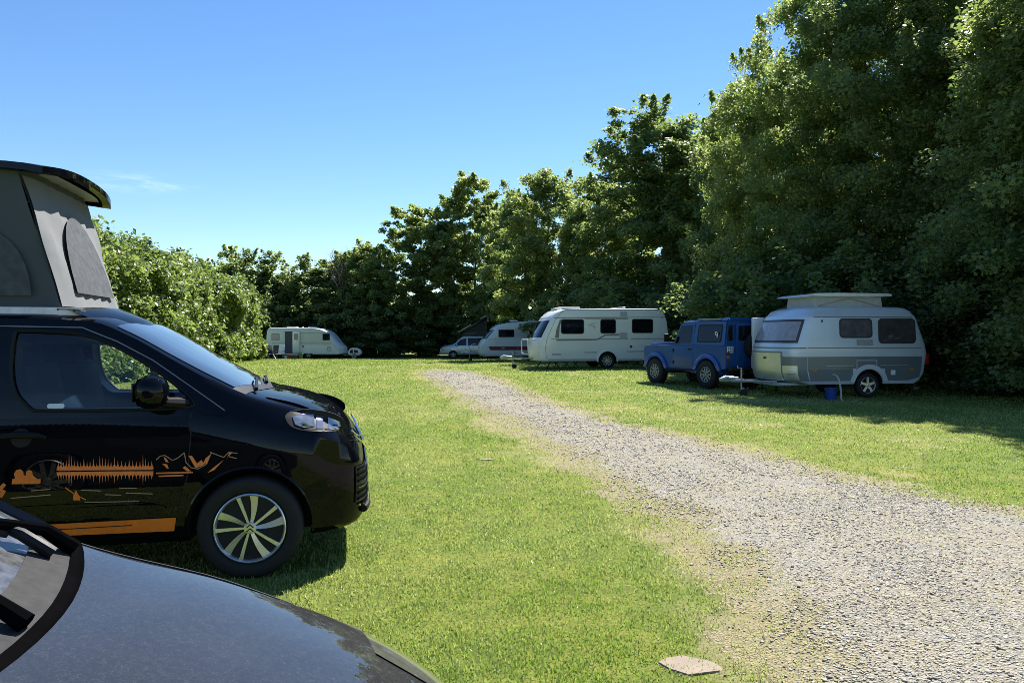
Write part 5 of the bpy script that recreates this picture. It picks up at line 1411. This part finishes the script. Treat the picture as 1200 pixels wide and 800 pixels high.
# ------------------------------------------------------------------ blue off-roader
def off_roader():
    A = 116
    t = empty('off_roader', place(827, 21.5, h=A, off=(0, .86)), R(A), 'boxy blue off-road car with grey alloy wheels standing before the silver caravan', 'off-road car')
    wb = 2.36
    def arch(cx): return arc(cx, .40, .47, 0, 180, 12)
    side = [(-.72, .56), (-.47, .56)] + arch(0)[::-1][0:] + [(wb - .52, .56)] + arch(wb)[::-1] + [(2.98, .62), (3.0, 1.10), (2.93, 1.16), (1.62, 1.20), (1.50, 1.22), (-.74, 1.22), (-.75, .62)]
    bm = B(); prism(bm, side, -.81, .81, .015); body = obj('body', bm, M['blue_paint'], t, 30)
    # bonnet
    bm = B(); prism(bm, [(1.55, 1.20), (2.98, 1.15), (3.02, 1.20), (2.9, 1.26), (1.55, 1.305)], -.56, .56, .03); obj('bonnet', bm, M['blue_paint'], t, 30)
    for q in (-1, 1):
        bm = B(); prism(bm, [(1.55, 1.19), (2.99, 1.13), (2.95, 1.175), (1.55, 1.225)], q * .56 if q > 0 else -.805, .805 if q > 0 else -.56, .015); obj('wing_top', bm, M['blue_paint'], t, 30)
    # cab with sloping sides
    bm = B(); lo = [(-.74, -.81), (1.52, -.81), (1.52, .81), (-.74, .81)]; hi = [(-.70, -.70), (1.22, -.68), (1.22, .68), (-.70, .70)]
    a = [bm.verts.new((x, y, 1.22)) for x, y in lo]; b = [bm.verts.new((x, y, 1.88)) for x, y in hi]
    for k in range(4): bm.faces.new((a[k], a[(k + 1) % 4], b[(k + 1) % 4], b[k]))
    bm.faces.new(a[::-1]); bm.faces.new(b)
    bmesh.ops.bevel(bm, geom=[e for e in bm.edges if abs(e.verts[0].co.z - e.verts[1].co.z) > .3], offset=.04, segments=2, affect='EDGES')
    cab = obj('cab', bm, M['blue_paint'], t, 30)
    bm = B()
    a = [bm.verts.new((x, y, z)) for x, y, z in ((-.74, -.72, 1.88), (1.26, -.70, 1.86), (1.26, .70, 1.86), (-.74, .72, 1.88))]
    b = [bm.verts.new((x, y, z)) for x, y, z in ((-.70, -.62, 1.985), (1.15, -.60, 1.92), (1.15, .60, 1.92), (-.70, .62, 1.985))]
    for k in range(4): bm.faces.new((a[k], a[(k + 1) % 4], b[(k + 1) % 4], b[k]))
    bm.faces.new(a[::-1]); bm.faces.new(b)
    bmesh.ops.bevel(bm, geom=bm.edges[:], offset=.03, segments=2, affect='EDGES')
    rf = obj('roof', bm, M['blue_paint'], t, 40)
    def ys(z): return .81 - (z - 1.22) / .66 * .115
    def spanel(pts, s_, off=.004, th=.02):
        bm = B(); A_ = [bm.verts.new((x, s_ * (ys(z) + off), z)) for x, z in pts]; B_ = [bm.verts.new((x, s_ * (ys(z) + off - th), z)) for x, z in pts]
        n = len(pts); bm.faces.new(A_); bm.faces.new(B_[::-1])
        for k in range(n): bm.faces.new((A_[k], B_[k], B_[(k + 1) % n], A_[(k + 1) % n]))
        return bm
    for s_ in (1, -1):
        w = obj('window', spanel(rrect(-.56, 1.30, .46, 1.80, .06), s_, .006), M['black_plastic'], t, None)
        obj('pane', spanel(rrect(-.52, 1.33, .42, 1.77, .05), s_, .009, .006), M['dark_glass'], w, None)
        # door: lower skin, framed pane, handle
        bm = B(); prism(bm, [(.62, .60), (1.52, .60), (1.52, 1.20), (.62, 1.20)], s_ * .800, s_ * .818, .005); d = obj('door', bm, M['blue_paint'], t, 30)
        obj('door_frame', spanel([(.62, 1.225), (1.50, 1.225), (1.26, 1.84), (.62, 1.84)], s_, .008), M['blue_paint'], d, None)
        obj('door_pane', spanel([(.70, 1.27), (1.42, 1.27), (1.22, 1.79), (.70, 1.79)], s_, .012, .008), M['dark_glass'], d, None)
        bm = B(); box(bm, (.75, s_ * .825, 1.10), (.12, .02, .05), bev=.006); obj('handle', bm, M['black_plastic'], d)
        bm = B(); box(bm, (1.50, s_ * .825, .70), (.03, .02, .10)); box(bm, (1.50, s_ * .825, 1.05), (.03, .02, .10)); obj('hinge', bm, M['black_plastic'], d)
        bm = B(); box(bm, (.05, s_ * .674, 1.935), (.95, .02, .07), Matrix.Rotation(R(-s_ * 42), 3, 'X'), .008); obj('alpine_window', bm, M['lens'], rf)
        for cx in (0, wb):     # wheel arch flares
            bm = B()
            o = arc(cx, .40, .585, 8, 172, 14) if cx == 0 else arc(cx, .40, .585, -4, 172, 14); i_ = arc(cx, .40, .47, 172, 4, 14)
            prism(bm, [(x, max(z, .52)) for x, z in o] + [(x, max(z, .50)) for x, z in i_], s_ * .80, s_ * .865, .012); obj('wheel_arch', bm, M['blue_flare'], body, 40)
            wheel(t, cx, s_ * .755, .40, .395, .245, s_, .225, 5, 'double', 'galv')
        bm = B(); box(bm, (1.62, s_ * .98, 1.42), (.06, .16, .24), bev=.02); m_ = obj('mirror', bm, M['black_plastic'], t)
        bm = B(); tube(bm, [(1.52, s_ * .80, 1.30), (1.60, s_ * .95, 1.36)], .012, 6); obj('mirror_arm', bm, M['black_plastic'], m_)
        bm = B(); lathe(bm, [(3.0, .11), (3.03, .10), (3.035, .001)], (0, s_ * .62, .98), n=20, axis='x'); obj('headlight', bm, M['lens'], t)
        for z, mt in ((.78, 'red_lens'), (.90, 'amber'), (1.02, 'red_lens')):
            bm = B(); lathe(bm, [(-.75, .042), (-.775, .04), (-.78, .001)], (0, s_ * .73, z), n=14, axis='x'); obj('tail_light', bm, M[mt], t)
        bm = B(); tube(bm, [(.55, s_ * .84, .50), (wb - .60, s_ * .84, .50)], .03, 8); obj('side_sill', bm, M['dark_under'], t)
    bm = B(); a = [bm.verts.new(p) for p in ((1.535, -.66, 1.30), (1.535, .66, 1.30), (1.275, .60, 1.82), (1.275, -.60, 1.82))]; bm.faces.new(a)
    r = bmesh.ops.extrude_face_region(bm, geom=bm.faces[:])
    for v in [v for v in r['geom'] if isinstance(v, bmesh.types.BMVert)]: v.co.x += .012
    obj('windscreen', bm, M['dark_glass'], t, None)
    bm = B(); box(bm, (3.005, 0, .98), (.02, .86, .26), bev=.005); obj('grille', bm, M['black_plastic'], t)
    bm = B(); box(bm, (3.12, 0, .66), (.14, 1.62, .15), bev=.02); obj('bumper', bm, M['dark_under'], t)
    # rear door, its window, lamp cluster, plate, tow bar
    bm = B(); box(bm, (-.762, -.02, 1.20), (.03, .92, 1.24), bev=.01); rd = obj('rear_door', bm, M['blue_paint'], t, 30)
    bm = B(); box(bm, (-.775, -.02, 1.56), (.02, .80, .42), bev=.005); obj('rear_window', bm, M['dark_glass'], rd)
    for s_ in (1, -1):
        bm = B(); box(bm, (-.752, s_ * .64, 1.56), (.02, .16, .40), bev=.005); obj('corner_window', bm, M['dark_glass'], t)
    bm = B(); box(bm, (-.765, .66, 1.10), (.015, .22, .17), bev=.003); pl = obj('number_plate', bm, M['white_plastic'], t)
    bm = B()
    for dz in (.035, -.035):
        for k in range(3): box(bm, (-.774, .60 + .06 * k, 1.10 + dz), (.004, .034, .045))
    obj('plate_marks', bm, M['grey_print'], pl, None)
    bm = B(); lathe(bm, [(-.79, .16), (-.80, .38), (-.88, .395), (-.98, .38), (-1.0, .22), (-.97, .2), (-.96, .001)], (0, -.18, 1.20), n=32, axis='x'); obj('spare_wheel', bm, M['rubber'], t, 50)
    bm = B(); box(bm, (-.85, 0, .58), (.18, 1.5, .10), bev=.015); box(bm, (-.95, 0, .50), (.12, .14, .12)); tube(bm, [(-.98, 0, .50), (-1.08, 0, .50), (-1.08, 0, .58)], .025, 8); obj('rear_crossmember', bm, M['dark_under'], t)
    bm = B(); box(bm, (1.1, 0, .50), (3.6, .9, .16)); tube(bm, [(0, -.7, .40), (0, .7, .40)], .06, 8); tube(bm, [(wb, -.7, .40), (wb, .7, .40)], .06, 8); obj('chassis', bm, M['dark_under'], t)
    # race number on the side pane
    cu = bpy.data.curves.new('number', 'FONT'); cu.body = '9'; cu.size = .28; cu.extrude = .001; cu.align_x = 'CENTER'
    o = bpy.data.objects.new('number_src', cu); COL.objects.link(o); bpy.context.view_layer.update()
    me = bpy.data.meshes.new_from_object(o.evaluated_get(bpy.context.evaluated_depsgraph_get())); bpy.data.objects.remove(o); bpy.data.curves.remove(cu)
    n = link('number_sticker', me, M['white_plastic'], w.parent, None)
    z = 1.50; n.location = (-.37, ys(z) + .016, z - .09); n.rotation_euler = (R(90) - math.atan(.115 / .66) * -1, 0, R(180))
    return t
off_roader()

# ------------------------------------------------------------------ pop-up van at the far end
def popup_van():
    H = 182
    t = empty('campervan', place(531, 63.5, h=H, off=(0, .85)), R(H), 'distant silver camper with a dark wedge-shaped raised roof, nose to the left', 'campervan')
    L = XLoft([(-3.7, .45, .8, .95, .66, 1.5, 1.65), (-3.6, .3, .88, 1.0, .72, 1.78, 1.90), (-.9, .3, .9, 1.0, .74, 1.80, 1.92), (-.6, .3, .9, 1.0, .76, 1.62, 1.74), (.05, .3, .9, 1.0, .80, 1.12, 1.20), (.4, .3, .88, .95, .76, 1.04, 1.12), (.9, .3, .82, .85, .68, .92, 1.0), (1.08, .33, .72, .75, .55, .78, .84), (1.13, .42, .6, .6, .4, .66, .68)])
    b = obj('body', L.body(), M['silver_car'], None, 35)
    cm = []
    for ax in (0, -2.6):
        for sg in (-1, 1): bm = B(); lathe(bm, [(sg * .6, .37), (sg * 1.2, .37)], (ax, 0, .32), n=24); cm.append(obj('arch', bm, M['dark_under'], None, None))
    cut(b, cm); b.parent = t
    for sg in (-1, 1):
        for x in (0, -2.6): wheel(t, x, sg * .78, .32, .32, .2, sg, .21, 5, 'plain', 'galv')
        bm = B(); L.side_patch(bm, [(-1.1, 1.08), (-.12, 1.08), (-.62, 1.56), (-1.1, 1.70)], sg, .006, .01); obj('window', bm, M['dark_glass'], t, None)
        bm = B(); L.side_patch(bm, [(-3.4, 1.08), (-1.2, 1.08), (-1.2, 1.70), (-3.4, 1.70)], sg, .006, .01); obj('window', bm, M['dark_glass'], t, None)
        bm = B(); L.side_patch(bm, [(.72, .72), (1.0, .70), (.95, .84), (.75, .9)], sg, .006, .01); obj('headlight', bm, M['lens'], t, None)
        bm = B(); box(bm, (-.3, sg * 1.02, 1.14), (.12, .2, .18), bev=.03); obj('mirror', bm, M['silver_car'], t)
    bm = B(); L.top_patch(bm, None, (-.70, .70), .006, 8, 10, xf=lambda u, y: -.62 + u * .64); obj('windscreen', bm, M['screen_glass'], t, 60)
    # wedge: the roof hinges at the front and stands up at the rear
    P = [(-.62, 2.02), (-2.85, 3.30), (-2.85, 3.42), (-2.7, 3.46), (-.42, 2.16)]
    bm = B(); prism(bm, P, -.80, .80, .02); obj('raised_roof', bm, M['black_paint'], t, 40)
    bm = B(); prism(bm, [(-.45, 2.155), (-1.5, 2.80), (-1.5, 2.84), (-.40, 2.19)], -.78, .78, .005); obj('roof_edge', bm, M['white_trim'], t, 40)
    bm = B(); prism(bm, [(-.70, 1.90), (-2.80, 1.90), (-2.80, 3.26), (-.66, 2.02)], -.70, .70); cv = obj('canvas', bm, M['dark_cloth'], t, 40)
    for sg in (-1, 1):
        bm = B(); prism(bm, [(-.85, 1.98), (-1.9, 1.98), (-1.9, 2.2), (-.95, 2.1)], sg * .705, sg * .712); obj('canvas_panel', bm, M['tent_grey'], cv, None)
        bm = B(); prism(bm, [(-1.45, 2.30), (-2.6, 2.30), (-2.6, 3.05)], sg * .705, sg * .712); obj('net_window', bm, M['interior'], cv, None)
    bm = B(); box(bm, (-2.5, 0, 3.42), (.6, .9, .10), Matrix.Rotation(R(30), 3, 'Y'), .03); box(bm, (-2.85, .2, 3.30), (.12, .5, .45), bev=.04); obj('roof_luggage', bm, M['white_plastic'], t)
    return t
popup_van()

# ------------------------------------------------------------------ small things
def thing(name, bm, mat, label, cat, loc, rz=0, group=None, smooth=35):
    o = obj(name, bm, M[mat], None, smooth); o.location = loc; o.rotation_euler[2] = rz
    return tag(o, label, cat, group)

def bucket(name, px, d, mat, label, h=.28):
    t = empty(name, G(px, d), 0, label, 'bucket')
    bm = B(); lathe(bm, [(.0, .10), (.0, .105), (h, .145), (h + .008, .150), (h + .008, .138), (.02, .095), (.02, .001)], n=24, axis='z'); obj('pail', bm, M[mat], t)
    bm = B(); tube(bm, [(.145 * math.cos(a), .02, h - .02 - .10 * math.sin(a)) for a in np.linspace(0, math.pi, 10)], .005, 5); obj('handle', bm, M['steel'], t)
bucket('bucket', 974, 18.55, 'bucket_blue', 'blue plastic bucket on the grass beneath the silver caravan')
bucket('bucket', 338, 61.0, 'red_plastic', 'red bucket among the things in front of the distant caravan', .32)
# drain hose of the silver caravan hanging down to the grass
p = G(985.5, 18.2)
bm = B(); tube(bm, [(-.10, .22, .62), (-.02, .20, .60), (0, .10, .50), (.03, .06, .25), (.02, .02, .05), (.0, -.08, .02)], .022, 8); thing('drain_hose', bm, 'hose', 'pale hose hanging from the side of the silver caravan to the grass', 'hose', p)

def slab(px, py, w, d, rz, label, h=.010):
    dep = CAM_H * FPX / (py - PHY); q = G(px, dep); rg = random.Random(int(px))
    P = [(x * w, y * d) for x, y in ((-1, .5), (-.55, .85), (.1, .95), (.9, .1), (1.0, -.45), (.85, -.9), (.1, -.8), (-.35, -1.0), (-.8, -.3))]
    bm = B(); a = [bm.verts.new((x, y, -.03)) for x, y in P]; b = [bm.verts.new((x * .97, y * .97, h)) for x, y in P]
    n = len(P); bm.faces.new(a[::-1]); bm.faces.new(b)
    for k in range(n): bm.faces.new((a[k], a[(k + 1) % n], b[(k + 1) % n], b[k]))
    bmesh.ops.bevel(bm, geom=[e for e in bm.edges if min(v.co.z for v in e.verts) > 0], offset=.008, segments=2, affect='EDGES')
    thing('stone_slab', bm, 'slab', label, 'stone slab', q, rz)
slab(808, 781, .15, .12, .2, 'pale reddish stone slab set in the grass at the bottom edge beside the gravel')
slab(570, 540, .10, .07, .4, 'small pale stone slab lying in the lawn left of the gravel track', .012)

def chair(px, d, rz, mat, label, low=False):
    t = empty('folding_chair', G(px, d), rz, label, 'chair')
    bm = B(); box(bm, (0, 0, .42), (.52, .50, .05), bev=.015); obj('seat', bm, M[mat], t)
    bm = B(); box(bm, (-.28, 0, .78), (.05, .50, .70), Matrix.Rotation(R(-14), 3, 'Y'), .02); obj('backrest', bm, M[mat], t)
    for sx, sy in ((1, 1), (1, -1), (-1, 1), (-1, -1)):
        bm = B(); tube(bm, [(sx * -.18, sy * .25, .44), (sx * .26, sy * .26, 0)], .014, 6); obj('leg', bm, M['galv'], t)
    for sy in (1, -1):
        bm = B(); tube(bm, [(-.28, sy * .27, .64), (.22, sy * .28, .64)], .02, 6); obj('armrest', bm, M['dark_print'], t)
chair(318, 60.5, R(-40), 'navy_cloth', 'navy blue folding chair beside the hedge end in front of the distant caravan')
chair(328, 61.2, R(-100), 'white_plastic', 'white folding chair left of the dark boot flap of the distant caravan')
bm = B(); box(bm, (0, 0, .30), (.30, .22, .46), bev=.04); tube(bm, [(-.08, 0, .52), (-.08, 0, .60), (.08, 0, .60), (.08, 0, .52)], .018, 6); box(bm, (0, 0, .04), (.30, .22, .08)); thing('water_canister', bm, 'green_plastic', 'green water canister standing right of the open caravan door', 'canister', G(352, 60.8), .2)
bm = B(); box(bm, (0, 0, .16), (.62, .40, .26), bev=.03); box(bm, (0, 0, .31), (.66, .44, .04), bev=.01); tube(bm, [(-.2, -.22, .22), (0, -.26, .24), (.2, -.22, .22)], .012, 5); thing('cool_box', bm, 'dark_print', 'dark cool box on the grass under the open caravan door', 'cool box', G(344, 60.6), .1)
# small wheeled trailer with a white cover by the far drawbar
def cart():
    t = empty('hand_trailer', G(416, 62), 0, 'small trailer with a rounded white cover near the drawbar of the distant caravan', 'trailer')
    bm = B(); prism(bm, smooth_pts([(-.48, .28), (-.50, .62), (-.30, .92), (.25, .88), (.50, .70), (.52, .28)], 2), -.32, .32, .03); c = obj('cover', bm, M['white_plastic'], t, 40)
    for s_ in (-1, 1):
        for P in ([(-.36, .48), (-.32, .72), (-.12, .80), (-.10, .48)], [(-.02, .50), (-.02, .76), (.28, .72), (.36, .50)]):
            bm = B(); prism(bm, P, s_ * .322, s_ * .328); obj('net_window', bm, M['dark_cloth'], c, None)
        wheel(t, 0, s_ * .36, .22, .22, .05, s_, .19, 12, 'plain', 'galv')
    bm = B(); tube(bm, [(-.48, 0, .30), (-.95, 0, .34)], .02, 6); obj('shaft', bm, M['galv'], t)
cart()
# pale board leaning behind the off-roader and the silver caravan's nose
def board():
    t = empty('storage_locker', (6.72, 20.98, float(gh(6.72, 20.98))), R(8), 'slim white cabinet behind the blue off-roader, its edge showing left of the silver nose', 'cabinet')
    bm = B(); box(bm, (0, 0, 1.30), (.36, .12, 1.40), bev=.04); obj('carcass', bm, M['white_trim'], t)
    for sx in (-1, 1):
        bm = B(); tube(bm, [(sx * .13, 0, .62), (sx * .13, 0, 0)], .018, 6); obj('leg', bm, M['dark_under'], t)
    bm = B(); box(bm, (0, -.066, 1.30), (.30, .012, 1.28), bev=.004); d = obj('door', bm, M['white_gel'], t)
    bm = B(); box(bm, (-.10, -.08, 1.0), (.02, .02, .14), bev=.005); obj('handle', bm, M['dark_print'], d)
board()

# ------------------------------------------------------------------ light, sky, camera
def light():
    w = bpy.data.worlds.new('World'); SC.world = w; w.use_nodes = True
    nt = w.node_tree; bg = nt.nodes['Background']
    sky = N(nt, 'ShaderNodeTexSky', sky_type='NISHITA', sun_disc=False, sun_elevation=R(SUN_EL), sun_rotation=R(SUN_AZ), altitude=50, air_density=1.0, dust_density=.0, ozone_density=3.6)
    # one thin veil of high cloud low in the left sky
    tc = N(nt, 'ShaderNodeTexCoord')
    d0 = Vector(((160 - PCX) / FPX, 1, (PHY - 214) / FPX)).normalized()
    e1 = d0.cross(Vector((0, 0, 1))).normalized(); e2 = e1.cross(d0)
    def dot(v):
        n = N(nt, 'ShaderNodeVectorMath', operation='DOT_PRODUCT'); nt.links.new(tc.outputs['Generated'], n.inputs[0]); n.inputs[1].default_value = v; return n.outputs['Value']
    def mth(op, a, b=None):
        n = N(nt, 'ShaderNodeMath', operation=op)
        for i, q in enumerate((a, b)):
            if q is None: continue
            if hasattr(q, 'is_linked'): nt.links.new(q, n.inputs[i])
            else: n.inputs[i].default_value = q
        return n.outputs[0]
    a = mth('DIVIDE', dot(e1), .085); b = mth('DIVIDE', dot(e2), .016)
    r = mth('SQRT', mth('ADD', mth('MULTIPLY', a, a), mth('MULTIPLY', b, b)))
    mp = N(nt, 'ShaderNodeMapping'); mp.inputs['Scale'].default_value = (18, 18, 90); nt.links.new(tc.outputs['Generated'], mp.inputs['Vector'])
    nz = N(nt, 'ShaderNodeTexNoise', i_Scale=1.0, i_Detail=5.0, i_Roughness=.65); nt.links.new(mp.outputs[0], nz.inputs['Vector'])
    mr = N(nt, 'ShaderNodeMapRange', interpolation_type='SMOOTHSTEP'); mr.inputs[1].default_value = 1; mr.inputs[2].default_value = 0; nt.links.new(r, mr.inputs[0])
    wr = N(nt, 'ShaderNodeMapRange', interpolation_type='SMOOTHSTEP'); wr.inputs[1].default_value = .38; wr.inputs[2].default_value = .72; nt.links.new(nz.outputs[0], wr.inputs[0])
    fac = mth('MULTIPLY', mth('MULTIPLY', mr.outputs[0], wr.outputs[0]), .42)
    front = mth('GREATER_THAN', dot(d0), 0.0); fac = mth('MULTIPLY', fac, front)
    hs = N(nt, 'ShaderNodeHueSaturation', i_Hue=.503, i_Saturation=1.16); nt.links.new(sky.outputs[0], hs.inputs['Color'])
    c = mixc(nt, fac, hs.outputs[0], (7, 8, 9))
    nt.links.new(c, bg.inputs[0]); bg.inputs[1].default_value = SKY_S
    l = bpy.data.lights.new('sun', 'SUN'); l.energy = SUN_S; l.angle = R(.53); l.color = (1, .95, .88)
    o = bpy.data.objects.new('sun', l); COL.objects.link(o)
    s = Vector((math.sin(R(SUN_AZ)) * math.cos(R(SUN_EL)), math.cos(R(SUN_AZ)) * math.cos(R(SUN_EL)), math.sin(R(SUN_EL))))
    o.rotation_euler = (-s).to_track_quat('-Z', 'Y').to_euler(); o.location = s * 60
SKY_S, SUN_S, EXPO = .075, 5.0, 1.2
light()
cam = bpy.data.cameras.new('camera'); cam.sensor_width = 36; cam.lens = 36 * FPX / 1200; cam.clip_start = .05; cam.clip_end = 3000
co = bpy.data.objects.new('camera', cam); COL.objects.link(co)
co.location = (0, 0, CAM_H); co.rotation_euler = (R(90) - math.atan((400 - PHY) / FPX), 0, 0)
SC.camera = co
vs = SC.view_settings
SC.display_settings.display_device = 'sRGB'
vs.view_transform = 'Standard'; vs.look = 'None'; vs.exposure = EXPO; vs.gamma = 1; vs.use_curve_mapping = False
cy = SC.cycles
cy.max_bounces = 10; cy.diffuse_bounces = 5; cy.glossy_bounces = 4; cy.transmission_bounces = 6; cy.transparent_max_bounces = 12
cy.sample_clamp_indirect = 3
cy.filter_width = .85
cy.use_denoising = True; cy.denoising_input_passes = 'RGB_ALBEDO_NORMAL'; cy.denoising_prefilter = 'NONE'
cy.use_adaptive_sampling = False
